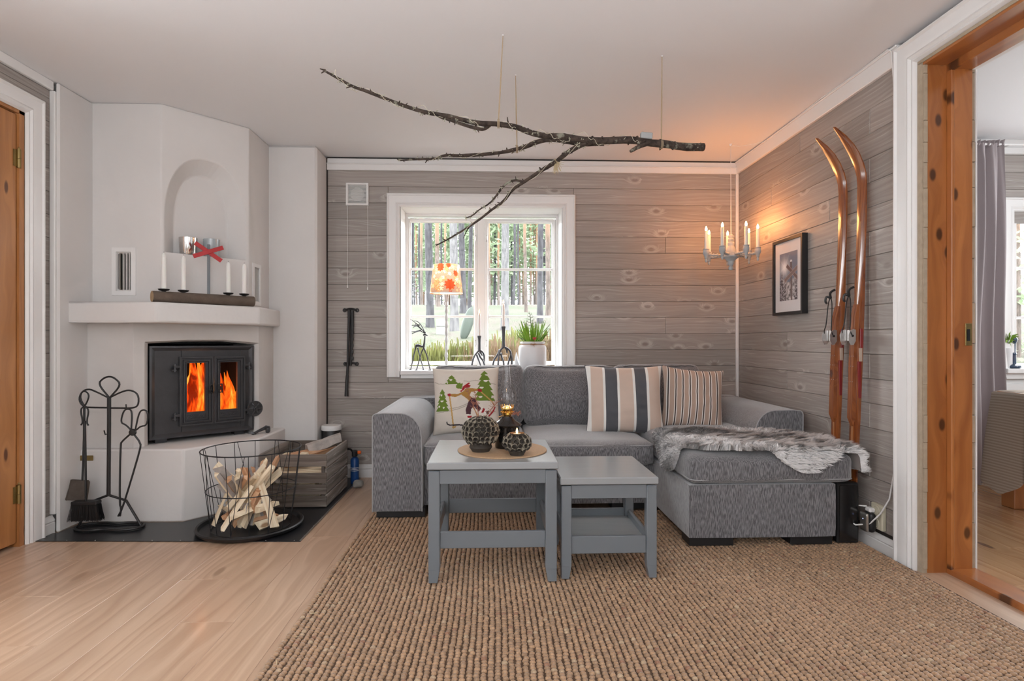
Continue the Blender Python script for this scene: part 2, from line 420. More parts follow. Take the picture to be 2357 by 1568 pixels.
b = B(); b.tube([(-1.2, YB-.006, 2.341), (.3, YB-.007, 2.3415), (1.84, YB-.008, 2.341)], .0035, 6)
tag(b.build('cable', M['black']), 'thin black cable run along the crown moulding above the window wall', 'cable')
b = B(); b.tube([(XR-.012, 4.18, 2.3415), (XR-.016, 3.5, 2.340), (XR-.03, 3.1, 2.3415), (XR-.02, 2.8, 2.342), (XR-.03, 2.55, 2.339), (XR-.03, 2.53, 2.32), (XR-.02, 2.527, 2.2), (XR-.012, 2.524, 1.9), (XR-.010, 2.527, 1.4), (XR-.012, 2.524, .9), (XR-.014, 2.527, .42), (XR-.016, 2.56, .27), (XR-.03, 2.60, .19), (XR-.055, 2.64, .13), (XR-.09, 2.69, .11), (XR-.115, 2.735, .13), (XR-.11, 2.75, .165), (XR-.075, 2.73, .195), (XR-.035, 2.69, .2)], .0035, 8)
tag(b.build('power_cord', M['white']), 'white cord down the doorway trim, looping to the wall socket', 'cord')

# ------------------------------------------------------------------ window
CAS = [(0, 0), (0, -.020), (.006, -.026), (.012, -.026), (.018, -.020), (.05, -.018), (.062, -.014), (.07, -.017), (.078, -.010), (.088, -.012), (.095, -.004), (.095, 0)]
def casing(name, x0, x1, z0, z1, prof, plane, open_bottom=True, kind='structure', mat='white'):
    """U-shaped mitred casing; plane maps (a, depth, z)"""
    b = B(); n = len(prof); vs = []
    loops = []
    for t, d in prof:
        loops.append([(x0+t, z0), (x0+t, z1-t), (x1-t, z1-t), (x1-t, z0)])
    for i, (t, d) in enumerate(prof): vs += [plane(a, d, z) for a, z in loops[i]]
    fs = [(i*4+k, i*4+k+1, ((i+1) % n)*4+k+1, ((i+1) % n)*4+k) for i in range(n) for k in range(3)]
    fs += [tuple(i*4 for i in range(n)), tuple(i*4+3 for i in range(n))]
    b.add(vs, fs); o = b.build(name, M[mat]); return tag(o, kind=kind)
pl = lambda a, d, z: Vector((a, YB+d, z))
win = casing('window_1', -.768, .62, .735, 2.083, CAS, pl)
b = B(); b.box(WX0, WX0+.005, YB-.002, 4.46, WZ0, WZ1); b.box(WX1-.005, WX1, YB-.002, 4.46, WZ0, WZ1); b.box(WX0+.005, WX1-.005, YB-.002, 4.46, WZ1-.005, WZ1)
b.build('window_lining', M['white'], win)
b = B(); b.box(WX0+.002, WX1-.002, YB-.035, 4.53, .752, .783, .004); b.box(WX0+.004, WX1-.004, YB-.018, YB-.001, .725, .752, .002); b.build('window_sill', M['white'], win)
FY = 4.45
FP = [(0, 0), (0, -.03), (.022, -.03), (.03, -.022), (.036, -.022), (.04, 0)]
b = B(); b.frame(-.664, .518, .784, 1.985, [(0, .06), (0, -.02), (.016, -.02), (.016, .06)], FY); b.box(-.112, -.052, FY-.012, FY+.05, .80, 1.955, .003); b.build('window_frame', M['white'], win)
SP = [(0, 0), (0, -.012), (.018, -.014), (.024, -.006), (.028, -.006), (.028, .03), (0, .03)]
def sash(x0, x1, side, z0, z1, yy=FY, par=win, bars=(1.560, 1.190)):
    b = B(); b.frame(x0, x1, z0, z1, SP, yy); s_ = b.build('sash', M['white'], par)
    b = B(); b.box(x0+.027, x1-.027, yy+.01, yy+.014, z0+.027, z1-.027); b.build('pane', M['glass'], s_)
    for zz in bars:
        b = B(); b.box(x0+.028, x1-.028, yy-.002, yy+.026, zz-.009, zz+.009, .003); b.build('glazing_bar', M['white'], s_)
    xx = x1-.012 if side > 0 else x0+.012
    for zz in ((1.80, .985) if par is win else ()):
        b = B(); b.tube([(xx, yy-.014, zz+.018), (xx, yy-.03, zz+.012), (xx+.004, yy-.03, zz-.012), (xx-.004, yy-.02, zz-.03)], .0025, 6); b.lathe([(.005, 0), (.005, .004)], (xx, yy-.012, zz+.018), 10, rotm(R(90)))
        b.build('window_latch', M['nickel'], s_)
M['nickel'] = simple('dull nickel', (.45, .43, .40), .3, metal=.9)
sash(-.654, -.113, 1, .812, 1.952); sash(-.051, .500, -1, .812, 1.952)

# ------------------------------------------------------------------ left pine door
def casing_left(): return casing('trim_6', 2.02, 2.97, 0, 2.215, CAS, lambda a, d, z: Vector((XL-d*1.2, a, z)))
casing_left()
d1 = B(); d1.box(XL-.10, XL-.002, 2.845, 2.875, 0, 2.12); d1.box(XL-.10, XL-.002, 2.115, 2.145, 0, 2.12); d1.box(XL-.10, XL-.002, 2.115, 2.875, 2.105, 2.135)
door1 = tag(d1.build('door_1', M['piney']), kind='structure')
ys = [2.142, 2.28, 2.42, 2.56, 2.70, 2.842]
for a, c in zip(ys, ys[1:]):
    b = B(); b.box(XL-.05, XL-.012, a+.0012, c-.0012, .02, 2.10, .004); b.build('door_board', M['piney'], door1)
b = B(); b.box(XL-.13, XL-.11, 2.12, 2.86, 0, 2.1); b.build('door_backing', M['dark'], door1)
for zz in (1.885, .255):
    b = B(); b.lathe([(.009, -.045), (.009, -.001), (.0075, 0), (.009, .001), (.009, .045)], (XL-.004, 2.846, zz), 12); b.lathe([(.004, 0), (.006, .006), (.002, .012)], (XL-.004, 2.846, zz+.045), 10); b.box(XL-.014, XL-.008, 2.82, 2.846, zz-.04, zz+.04); b.build('hinge', M['brass'], door1)

# ------------------------------------------------------------------ right doorway lined with pine
casing('trim_7', .80, 2.515, 0, 2.318, [(t*1.12, d) for t, d in CAS], lambda a, d, z: Vector((XR+d*1.4, a, z)))
dw = B(); dw.box(XR+.0005, XR+.022, JY-.003, JY+.026, 0, 2.2); dw.box(XR+.0005, XR+.0135, .95, JY+.026, 2.198, 2.214); door2 = tag(dw.build('door_2', M['raw']), kind='structure')
b = B(); b.box(XR+.022, 1.958, JY-.006, JY+.02, .0, 2.2, .001); b.build('jamb_board', M['pine'], door2)
b = B(); b.box(1.958, 2.052, JY-.030, JY+.02, .0, 2.2, .002); b.build('jamb_stop', M['pine'], door2)
b = B(); b.box(1.956, 1.970, JY-.034, JY-.006, .0, 2.2, .003); b.build('jamb_bead', M['pine'], door2)
b = B()
zz = .02
while zz < 2.18:
    h = random.uniform(.08, .22); b.box(2.052, 2.070, JY-.02+random.uniform(-.004, .002), JY+.02, zz, min(zz+h, 2.19)-.002, .002); b.box(XR+.005, XR+.021, JY-.008+random.uniform(-.002, .002), JY+.01, zz, min(zz+h, 2.19)-.002, .001); zz += h
b.build('raw_edge', M['raw'], door2)
b = B(); b.box(2.070, 2.076, JY-.025, JY+.02, .02, 2.2); b.build('edge_strip', M['whitemat'], door2)
b = B(); b.box(2.018, 2.046, JY-.0335, JY-.029, .98, 1.075, .001); sp_ = b.build('strike_plate', M['brass'], door2)
b = B(); b.box(2.024, 2.036, JY-.035, JY-.0332, 1.0, 1.05); b.build('strike_hole', M['dark'], sp_)
b = B(); b.box(XR+.004, 1.958, .95, JY+.02, 2.187, 2.206, .001); b.build('head_board', M['pinex'], door2)
b = B(); b.box(1.958, 2.052, .95, JY+.02, 2.160, 2.206, .002); b.box(1.956, 1.972, .95, JY, 2.154, 2.19, .003); b.build('head_stop', M['pinex'], door2)
b = B(); b.box(2.052, 2.076, .95, JY+.02, 2.162, 2.21); b.build('head_edge', M['whitemat'], door2)
b = B(); b.box(1.955, 2.075, .95, JY-.004, -.01, .028, .006); b.build('threshold', M['pinex'], door2)
b = B(); b.box(XR-.03, 1.955, .95, JY-.004, -.006, .0025, .001); b.build('sub_threshold', M['floor'], door2)
b = B(); b.box(XR, 2.03, .93, .95, 0, 2.2); b.build('near_jamb', M['pine'], door2)

# ------------------------------------------------------------------ next room
Y2, X2 = 3.85, 4.75
b = B(); b.box(2.0, X2+.1, -1.6, Y2+.1, -.06, .012); fl2 = tag(b.build('floor_next_room', M['dark']), kind='structure')
x = 2.05; i = 0
while x < 3.9:
    for (y0, y1) in ((.3+(.5*i) % 1.1, 2.2+(.5*i) % 1.1), (2.2+(.5*i) % 1.1, Y2+.02)):
        b = B(); b.box(x+.0006, x+.1294, y0+.0005, min(y1, Y2+.05)-.0005, .010, .022, .001); b.build('floor_board', M['floor2'], fl2)
    x += .13; i += 1
b = B(); b.box(2.03, X2+.1, -1.6, Y2+.2, 2.405, 2.5); tag(b.build('ceiling_next_room', M['ceiling']), kind='structure')
b = B()
for q in ((2.03, 3.66, 0, 2.5), (4.55, X2+.1, 0, 2.5), (3.66, 4.55, 0, .80), (3.66, 4.55, 1.90, 2.5)): b.box(q[0], q[1], Y2+.014, Y2+.18, q[2], q[3])
w2 = tag(b.build('wall_back_next_room', M['whitemat']), kind='structure')
for k in range(4):
    z1 = 2.30-.12*k; plank_row(w2, Y2, 2.9, 4.7, z1-.12, z1, [3.9+.2*k], M['plank'], 'x')
for k in range(3):
    b = B(); z1 = .70-.155*k; b.box(3.2, 4.7, Y2-.004, Y2+.013, z1-.153, z1, .003); b.build('white_board', M['white'], w2)
b = B(); b.box(3.2, 4.7, Y2-.004, Y2+.013, 0, .235, .003); b.build('white_board', M['white'], w2)
b = B(); b.box(X2, X2+.1, -1.6, Y2+.1, 0, 2.5); tag(b.build('wall_right_next_room', M['whitemat']), kind='structure')
strip('trim_8', M['white'], (2.9, 4.7, Y2-.03, Y2, 2.30, 2.345), (2.9, 4.7, Y2-.018, Y2, 2.345, 2.405))
w2c = casing('window_2', 3.555, 4.65, .745, 2.0, CAS, lambda a, d, z: Vector((a, Y2+d, z)))
b = B(); b.box(3.56, 4.64, Y2-.05, Y2+.16, .775, .808, .004); b.box(3.58, 4.62, Y2-.02, Y2, .735, .775, .002); b.build('window_sill', M['white'], w2c)
b = B(); b.box(3.65, 3.67, Y2, Y2+.12, .8, 1.905); b.box(3.65, 4.56, Y2, Y2+.12, 1.89, 1.92); b.build('window_lining', M['white'], w2c)
sash(3.668, 4.10, 1, .81, 1.89, Y2+.08, w2c, (1.52, 1.165)); sash(4.12, 4.55, -1, .81, 1.89, Y2+.08, w2c, (1.52, 1.165))
# ------------------------------------------------------------------ masonry fireplace
HW = [(-2.25, 3.20), (-1.70, 3.20), (-1.42, 3.53), (-1.42, 3.97)]
def outline(pts): return pts+[(pts[-1][0], YB-.02), (XL+.02, YB-.02), (XL+.02, pts[0][1])]
b = B(); b.prism(outline([(-2.25, 3.29), (-1.87, 3.29), (-1.53, 3.645), (-1.53, 3.97)]), 1.15, ZC)
fire = b.build('fireplace', M['plaster'])
tag(fire, 'white plastered corner fireplace with arched niche above the mantel shelf', 'fireplace')
# niche and vents
ua = Vector((.34, .355, 0)).normalized(); na = Vector((ua.y, -ua.x, 0)); oa = Vector((-1.87, 3.29, 0))
def arch(t0, t1, zs, zt, n=24):
    pts = [(t0, zs)]; c = (t0+t1)/2; w_ = (t1-t0)/2; zm = zs+.18
    for i in range(n+1):
        a = math.pi*(1-i/n); pts.append((c+w_*math.copysign(abs(math.cos(a))**.85, math.cos(a)), zm+(zt-zm)*math.sin(a)**.9))
    pts.append((t1, zs)); return pts
fA, bA = arch(.014, .476, 1.508, 2.085), arch(.092, .398, 1.508, 2.005)
cb = B(); P = lambda t, z, d: oa+ua*t-na*d+Vector((0, 0, z)); n = len(fA)
# extend slightly in front of the face
ext = [(t+(t-s_)*.1, z+(z-q)*.1) for (t, z), (s_, q) in zip(fA, bA)]
cb.add([P(t, z, -.01) for t, z in ext]+[P(t, z, .10) for t, z in bA], [tuple(range(n))[::-1], tuple(range(n, 2*n))]+[(i, (i+1) % n, n+(i+1) % n, n+i) for i in range(n)])
cut(fire, cb)
cb = B(); cb.box(-2.115, -2.035, 3.2, 3.37, 1.29, 1.495); cut(fire, cb)
cb = B(); cb.box(-1.60, -1.5, 3.70, 3.80, 1.26, 1.47); cut(fire, cb)
bevel(fire, .008, 2)
def vent(name_, m):
    b = B(); b.frame(-.066, .066, -.135, .135, [(0, .0), (0, -.006), (.024, -.008), (.026, .0)], 0, m); f = b.build('vent_frame', M['white'], fire)
    for k in range(4):
        b = B(); b.box(-.028+k*.0175, -.0235+k*.0175, .004, .02, -.105, .105); b.xf(m); b.build('slat', M['nickel'] if k == 0 else M['soot'], f)
    b = B(); b.box(-.04, .04, .055, .06, -.11, .11); b.xf(m); b.build('vent_back', M['dark'], f)
vent('a', Matrix.Translation((-2.075, 3.29, 1.392)))
vent('b', Matrix.Translation((-1.53, 3.755, 1.365)) @ Matrix.Rotation(R(90), 4, 'Z'))
b = B(); b.box(XL+.02, -2.25, 3.04, 3.5, 0, ZC, .012); b.build('pilaster', M['plaster'], fire)
b = B(); b.box(-1.60, -1.205, 3.965, YB+.0, 0, ZC, .014); b.build('chimney_flank', M['plaster'], fire)
b = B(); b.prism(outline([(-2.25, 3.25), (-2.0, 3.25), (-1.5, 3.72), (-1.5, 3.97)]), .38, 1.14); mid = b.build('firebox_surround', M['soot'], fire)
SF = Matrix.Translation((-2.0, 3.25, 0)) @ Matrix.Rotation(math.atan2(.47, .5), 4, 'Z')
cb = B(); v = []
for y_, k in ((-.02, 0), (.035, 1), (.42, 1)):
    x0, x1, zt = ((.040, .705, 1.0), (.078, .668, .985), (.078, .668, .985))[0 if k == 0 else 1]
    v += [Vector((x0, y_, .395)), Vector((x1, y_, .395)), Vector((x1, y_, zt-.008)), Vector(((x0+x1)*.5+.1, y_, zt+.012)), Vector(((x0+x1)*.5-.1, y_, zt+.012)), Vector((x0, y_, zt))]
cb.add(v, [tuple(range(6))[::-1], tuple(range(12, 18))]+[(r*6+i, r*6+(i+1) % 6, r*6+6+(i+1) % 6, r*6+6+i) for r in range(2) for i in range(6)]); cb.xf(SF)
cut(mid, cb); bevel(mid, .007, 2)
b = B(); b.prism(outline(HW), 0, .403); h_ = b.build('hearth', M['plaster'], fire); bevel(h_, .01, 2)
b = B(); b.prism(outline([(-2.27, 3.11), (-1.797, 3.11), (-1.43, 3.559), (-1.455, 3.97)]), 1.098, 1.21); bevel(b.build('mantel_shelf', M['plaster'], fire), .012, 3)
# dark box behind the stove
b = B()
for q in ((.07, .68, .40, .415, .396, .99), ): b.box(*q)
b.box(.08, .665, .032, .40, .986, .99); b.box(.08, .665, .032, .40, .3965, .40); b.xf(SF); b.build('firebox_lining', M['dark'], fire)

# ------------------------------------------------------------------ cast iron stove front
st = thing('stove_insert', 'black cast-iron double-door stove front set in the fireplace opening', 'stove', SF.translation, math.atan2(.47, .5))
def SL(o_b, *a, **k): return o_b.build(*a, local=True, **k)
b = B(); PY0, PY1 = .034, .055
b.box(.083, .25, PY0, PY1, .445, .967, .003); b.box(.585, .663, PY0, PY1, .445, .967, .003); b.box(.25, .585, PY0, PY1, .445, .515, .003); b.box(.25, .585, PY0, PY1, .885, .967, .003)
b.frame(.083, .663, .43, .97, [(0, .0), (0, -.012), (.01, -.014), (.024, -.004), (.028, 0)], PY0)
b.frame(.083, .663, .43, .97, [(0, .0), (.0, .12), (.02, .12), (.02, 0)], PY0)
SL(b, 'stove_plate', M['iron'], st)
for x_ in (.12, .56): b = B(); b.box(x_, x_+.06, .06, .12, .404, .432); SL(b, 'foot', M['iron'], st)
def stove_door(x0, x1, gx0, gx1, hx, side):
    b = B(); z0, z1 = .495, .905
    b.frame(x0, x1, z0, z1, [(0, .03), (0, 0), (.010, 0), (.013, .006), (.017, .006), (.020, -.003), (.027, -.003), (.031, .005), (.036, .005), (.036, .03)], 0)
    b.box(x0+.03, gx0+.001, .006, .024, z0+.03, z1-.03); b.box(gx1-.001, x1-.03, .006, .024, z0+.03, z1-.03)
    b.box(gx0, gx1, .006, .024, .868, z1-.03); b.box(gx0, gx1, .006, .024, z0+.03, .576)
    b.frame(gx0-.004, gx1+.004, .571, .873, [(0, .01), (0, .001), (.004, .001), (.005, .01)], 0)
    b.frame(gx0-.004, gx1+.004, .530, .565, [(0, .01), (0, .002), (.003, .002), (.004, .01)], 0)
    d = SL(b, 'door', M['iron'], st)
    b = B(); c = (gx0+gx1)/2  # cast leaf garland
    for s_ in (-1, 1):
        for k in range(4):
            xx = c+s_*(.006+k*.0115)
            for q in (-1, 1): b.obox((xx, .004, .5475+q*.0055), (.013, .004, .005), rotm(0, -s_*q*R(38), 0), .0015)
        b.obox((c+s_*.024, .005, .5475), (.046, .003, .002))
    b.lathe([(0, -.003), (.005, -.001), (.006, .002)], (c, .004, .5475), 10, rotm(R(90)))
    SL(b, 'cast_garland', M['iron'], d)
    b = B(); b.box(gx0-.001, gx1+.001, .014, .018, .574, .87); SL(b, 'glass_pane', M['stoveglass'], d)
    b = B(); b.frame(hx-.013, hx+.013, .683, .738, [(0, 0), (0, -.008), (.006, -.010), (.006, 0)], -.006); b.box(hx-.004, hx+.004, -.012, .004, .70, .722); SL(b, 'handle', M['black'], d)
    for zz in (.848, .562):
        b = B(); xh = x0-.012 if side < 0 else x1+.012
        b.obox((xh, .004, zz), (.034, .012, .018), None, .004); b.obox((xh-side*-.014 if side > 0 else xh-.014, .012, zz-.02), (.03, .018, .014), None, .004); b.lathe([(.005, -.03), (.005, .012), (.002, .016)], (xh+side*.012, .004, zz), 8)
        SL(b, 'hinge', M['iron'], d)
stove_door(.232, .4175, .270, .372, .400, -1); stove_door(.4205, .604, .455, .557, .452, 1)
b = B(); rr = rotm(R(90))
b.lathe([(.048, .0), (.050, -.004), (.046, -.010), (.03, -.006), (.014, -.012), (.012, -.02), (0, -.022)], (.66, -.004, .567), 24, rotm(R(-90)))
for k in range(6):
    a = k*math.pi/3; b.tube([(.66+.012*math.cos(a), -.018, .567+.012*math.sin(a)), (.66+.03*math.cos(a), -.022, .567+.03*math.sin(a)), (.66+.042*math.cos(a), -.018, .567+.042*math.sin(a))], [.004, .005, .004], 6)
b.tube([(.66, .0, .567), (.66, -.04, .567)], .007, 8)
SL(b, 'air_valve', M['iron'], st)
# fire
m, n, l, p = newmat('flame'); g = G(n, l); s3 = g.sep(g.coord())
nz = g.noise(g.comb(g.math('MULTIPLY', s3[0], 30), g.math('MULTIPLY', s3[1], 30), g.math('MULTIPLY', s3[2], 7)), 1, 4, .6, .8)
rp = n.new('ShaderNodeValToRGB'); l.new(g.math('ADD', nz, g.math('MULTIPLY_ADD', g.rand(), .22, -.11)), rp.inputs[0]); el = rp.color_ramp.elements
el[0].position = .32; el[0].color = (.25, .012, .0, 1); el[1].position = .75; el[1].color = (1, .62, .10, 1)
for ps, c in ((.42, (.80, .06, .002, 1)), (.53, (1, .16, .01, 1)), (.62, (1, .33, .02, 1))): e = el.new(ps); e.color = c
l.new(rp.outputs[0], p.inputs['Emission Color']); p.inputs['Emission Strength'].default_value = 1.15; p.inputs['Base Color'].default_value = (0, 0, 0, 1); p.inputs['Roughness'].default_value = 1
M['flame'] = m
M['ember'] = simple('glowing ember', (.03, .01, .005), .9, emit=(1, .12, .01), es=.8)
M['bark'] = simple('birch bark', (.42, .38, .35), .8, var=.6, vs=22, bump=.6, bs=40, bd=.003)
b = B()
b.box(.215, .225, .058, .39, .438, .94); b.box(.625, .635, .058, .39, .438, .94); b.box(.215, .635, .058, .39, .432, .438); b.box(.215, .635, .058, .39, .935, .94); b.box(.215, .635, .385, .39, .438, .94)
SL(b, 'fire_chamber', M['dark'], st)
fr = thing('fire', 'burning log fire behind the stove glass', 'fire', SF.translation, math.atan2(.47, .5))
rnd = random.Random(3)
for k in range(26):
    x0 = .265+.34*(k/25)+rnd.uniform(-.01, .01); yb = .10+.04*(k % 4); h = rnd.uniform(.36, .43) if x0 < .46 else rnd.uniform(.22, .42)*(1 if x0 < .54 else .75); w_ = rnd.uniform(.030, .055); ph = rnd.uniform(0, 6)
    b = B(); pts = []; rs = []
    for i in range(9):
        t = i/8; pts.append((x0+.018*math.sin(ph+t*5)*t, yb+.01*math.sin(ph*2+t*4), .50+h*t)); rs.append(max(.002, w_*(math.sin(math.pi*min(1, t*.85+.2))**.8)*(1-t*.35)))
    rs[-1] = .001; b.tube(pts, rs, 10, flat=.45); SL(b, 'flame', M['flame'], fr)
for (a, c, r_) in (((.22, .16, .51), (.50, .22, .53), .035), ((.35, .13, .53), (.60, .24, .51), .03), ((.44, .12, .60), (.62, .20, .64), .022)):
    b = B(); b.tube([a, tuple((p_+q_)/2 for p_, q_ in zip(a, c)), c], [r_, r_*1.05, r_*.9], 10); SL(b, 'burning_log', M['ember'] if r_ > .025 else M['bark'], fr)
b = B(); b.box(.23, .62, .08, .36, .44, .52, .02); SL(b, 'ember_bed', M['ember'], fr)
fl_ = bpy.data.lights.new('firelight', 'POINT'); fl_.energy = 3; fl_.color = (1, .38, .12); fl_.shadow_soft_size = .08
fo = bpy.data.objects.new('firelight', fl_); fo.location = SF @ Vector((.41, .07, .72)); COL.objects.link(fo)

# ------------------------------------------------------------------ black floor plate
b = B(); b.prism([(-2.28, 2.915), (-.95, 2.863), (-.955, 4.18), (-1.18, 4.18), (-1.21, 3.955), (-1.41, 3.955), (-1.41, 3.53), (-1.70, 3.19), (-2.24, 3.19), (-2.25, 3.035), (-2.275, 3.03)], .001, .004)
fp = b.build('floor_plate', M['plate']); tag(fp, 'black sheet-metal floor plate in front of the fireplace', 'floor plate')
b = B()
for k in range(9): b.lathe([(.003, .004), (.0025, .0055), (0, .006)], (-2.12+k*.142, 2.917-k*.0053, 0), 8)
for k in range(8): b.lathe([(.003, .004), (.0025, .0055), (0, .006)], (-.960, 2.95+k*.15, 0), 8)
b.box(-.957, -.949, 2.87, 4.17, .003, .006); b.build('edge_screws', M['nickel'], fp, kind='stuff')

# ------------------------------------------------------------------ fireside tools
ts = thing('fireside_tool_stand', 'black wrought-iron tool stand with looped top left of the stove', 'tool stand', (-2.03, 3.10, .004))
def TZ(px, py, y=3.09):  # local drawing of the stand in its own plane: units read off a front elevation
    x = (px-178.0)
    return None
def el_(px, py, y):  # front elevation of the stand, metres
    th = R(2.05); dx, dz = (px-1178.5)/1309, (785-py)/1309
    rx, ry = math.sin(th)+dx*math.cos(th), math.cos(th)-dx*math.sin(th)
    return Vector((rx*y/ry, y, 1+dz*y/ry))
def E(pts, y=3.10, sc=885/220., o=(140, 850)): return [el_(o[0]+a/sc, o[1]+c_/sc, y) for a, c_ in pts]
def rnd_path(pts, it=2):
    pts = [Vector(p) for p in pts]
    for _ in range(it):
        q = [pts[0]]
        for a, c_ in zip(pts, pts[1:]): q += [a*.75+c_*.25, a*.25+c_*.75]
        q.append(pts[-1]); pts = q
    return pts
b = B(); b.tube(E([(447, 262), (446, 600), (442, 1165)]), .0095, 10); b.build('post', M['black'], ts)
b = B(); b.tube(rnd_path(E([(447, 262), (345, 138), (390, 85), (450, 65), (505, 85), (560, 145), (455, 262)])), .0048, 8); b.build('finial_loop', M['black'], ts)
b = B(); b.tube(rnd_path(E([(440, 265), (330, 210), (255, 180), (190, 210), (165, 290), (215, 352), (290, 355), (440, 357)])), .0045, 8)
b.tube(rnd_path(E([(450, 265), (560, 210), (640, 190), (720, 230), (720, 340), (660, 362), (560, 360), (450, 360)])), .0045, 8); b.build('side_scroll', M['black'], ts)
for q in ([(400, 567), (412, 606), (440, 595)], [(603, 325), (606, 358), (630, 372)], [(215, 325), (215, 350), (225, 340)]): b = B(); b.tube(E(q, 3.085), .0035, 6); b.build('hook', M['black'], ts)
for q in (-1, 1):
    b = B(); b.tube([E([(442, 1165)])[0], Vector((-2.03+q*.085, 3.10, .15)), Vector((-2.03+q*.165, 3.10, .013))], .0065, 8); b.build('leg', M['black'], ts)
b = B(); ring = []
for k in range(48):
    a = 2*math.pi*k/48; r_ = 1+.12*math.cos(2*a)-.06*math.cos(4*a); ring.append((-2.03+.16*r_*math.cos(a), 3.10+.075*r_*math.sin(a)*(1-.25*math.exp(-(math.cos(a)/.25)**2)), .0125))
b.tube(ring, .0075, 8, closed=True); b.build('base_ring', M['black'], ts)
sh = thing('fireplace_shovel', 'ash shovel with rusty square pan hanging at left of tool stand', 'shovel', tuple(E([(160, 1200)], 3.075)[0]))
b = B(); b.tube(rnd_path(E([(215, 340), (178, 270), (190, 215), (225, 200), (262, 235), (250, 290), (222, 340)], 3.078)), .004, 8); b.build('handle_loop', M['black'], sh)
b = B(); b.tube(E([(218, 340), (215, 640), (200, 1030)], 3.078), .0055, 8); b.build('shaft', M['black'], sh)
M['rust'] = simple('rusty shovel pan', (.12, .10, .085), .55, metal=.4, var=.5, vs=30, bump=.3, bs=50)
b = B(); pn = E([(95, 1025), (105, 1020), (255, 1030), (268, 1045), (243, 1215), (232, 1220), (50, 1215), (38, 1210)], 3.078); N_ = len(pn)
b.add([Vector(p) for p in pn]+[Vector(p)+Vector((0, .003, 0)) for p in pn], [tuple(range(N_)), tuple(range(N_, 2*N_))[::-1]]+[(i, (i+1) % N_, N_+(i+1) % N_, N_+i) for i in range(N_)])
b.tube([pn[6], pn[0], pn[2], pn[5]], .003, 6); b.build('pan', M['rust'], sh)
br = thing('fireplace_brush', 'black hearth brush hanging behind the shovel on the tool stand', 'brush', tuple(E([(230, 1350)], 3.055)[0]))
b = B(); b.tube(rnd_path(E([(222, 345), (262, 375), (238, 490), (255, 522)], 3.06)), .004, 8); b.tube(rnd_path(E([(212, 345), (180, 375), (205, 490), (187, 518)], 3.06)), .004, 8); b.build('handle_loop', M['black'], br)
b = B(); b.tube(E([(222, 480), (228, 800), (232, 1225)], 3.06), .0055, 8); b.build('shaft', M['black'], br)
b = B(); q = E([(118, 1225), (352, 1250)], 3.06); b.box(q[0].x, q[1].x, 3.035, 3.085, q[1].z, q[0].z+.003, .004); b.build('head', M['black'], br)
b = B(); rnd = random.Random(5)
for k in range(700):
    t = rnd.random(); x_ = q[0].x+t*(q[1].x-q[0].x); y_ = rnd.uniform(3.038, 3.082); s_ = (t-.5)
    top = Vector((x_, y_, q[1].z+.002)); bot = Vector((x_+s_*.035+rnd.gauss(0, .003), y_+rnd.gauss(0, .004), q[1].z-.088+rnd.uniform(0, .01))); w_ = Vector((.0012, 0, 0))
    b.add([top-w_, top+w_, bot+w_*.6, bot-w_*.6], [(0, 1, 2, 3)])
b.build('bristles', M['black'], br, kind='stuff', sharp=0, recalc=False)
tg = thing('fire_tongs', 'black iron log tongs hanging at right of the tool stand', 'tongs', tuple(E([(540, 1370)], 3.07)[0]))
b = B(); b.tube(rnd_path(E([(665, 585), (632, 545), (600, 515), (552, 495), (580, 385), (620, 365), (662, 385), (652, 560)], 3.07)), .0042, 8)
b.tube(rnd_path(E([(655, 590), (560, 675), (555, 700), (548, 900), (545, 1250), (560, 1290), (548, 1362)], 3.07), 1), .0048, 8); b.build('tong_arm', M['black'], tg)
b = B(); b.tube(rnd_path(E([(660, 585), (705, 560), (735, 530), (800, 520), (808, 400), (770, 372), (725, 395), (690, 560)], 3.062)), .0042, 8)
b.tube(rnd_path(E([(668, 590), (740, 685), (735, 740), (650, 1030), (570, 1290), (530, 1362)], 3.062), 1), .0048, 8); b.build('tong_arm', M['black'], tg)
b = B(); c_ = E([(664, 585)], 3.06)[0]; b.lathe([(.018, -.006), (.019, 0), (.016, .007), (.006, .009), (0, .009)], c_, 18, rotm(R(90))); b.build('pivot', M['black'], tg)
b = B(); q = E([(170, 800), (298, 848)], 3.195); b.box(q[0].x, q[1].x, 3.194, 3.199, q[1].z, q[0].z, .002); tag(b.build('name_plate', M['brass']), 'small brass plate on the hearth front behind the tool stand', 'plate')

# ------------------------------------------------------------------ wire basket, tray, kindling
tr = B(); tr.lathe([(0, .006), (.235, .006), (.245, .010), (.252, .028), (.262, .031), (.268, .026), (.262, .012), (.25, .004), (0, .0045)], (-1.29, 3.095, 0), 48, cap=False)
tag(tr.build('round_tray', M['black']), 'round black tray under the wire kindling basket', 'tray')
bk = thing('wire_basket', 'tapered black wire basket holding kindling beside the stove', 'basket', (-1.285, 3.10, .008))
BC = Vector((-1.285, 3.10, 0))
def ringp(r_, z, n=48): return [BC+Vector((r_*math.cos(2*math.pi*k/n), r_*math.sin(2*math.pi*k/n), z)) for k in range(n)]
for r_, z in ((.247, .425), (.222, .215), (.197, .012)):
    b = B(); b.tube(ringp(r_, z), .0032 if z > .4 else .0026, 8, closed=True); b.build('ring', M['wire'], bk)
for k in range(14):
    a0 = 2*math.pi*k/14+.1; b = B()
    p_ = lambda a, t: BC+Vector(((.197+.05*t)*math.cos(a), (.197+.05*t)*math.sin(a), .012+.413*t))
    b.tube([p_(a0, 0), p_(a0, .5), p_(a0, 1)], .0019, 6); b.build('upright', M['wire'], bk)
    if k % 2 == 0:
        b = B(); b.tube([p_(a0, 0), p_(a0+.19, .5), p_(a0+.38, 1)], .0017, 6); b.build('upright', M['wire'], bk)
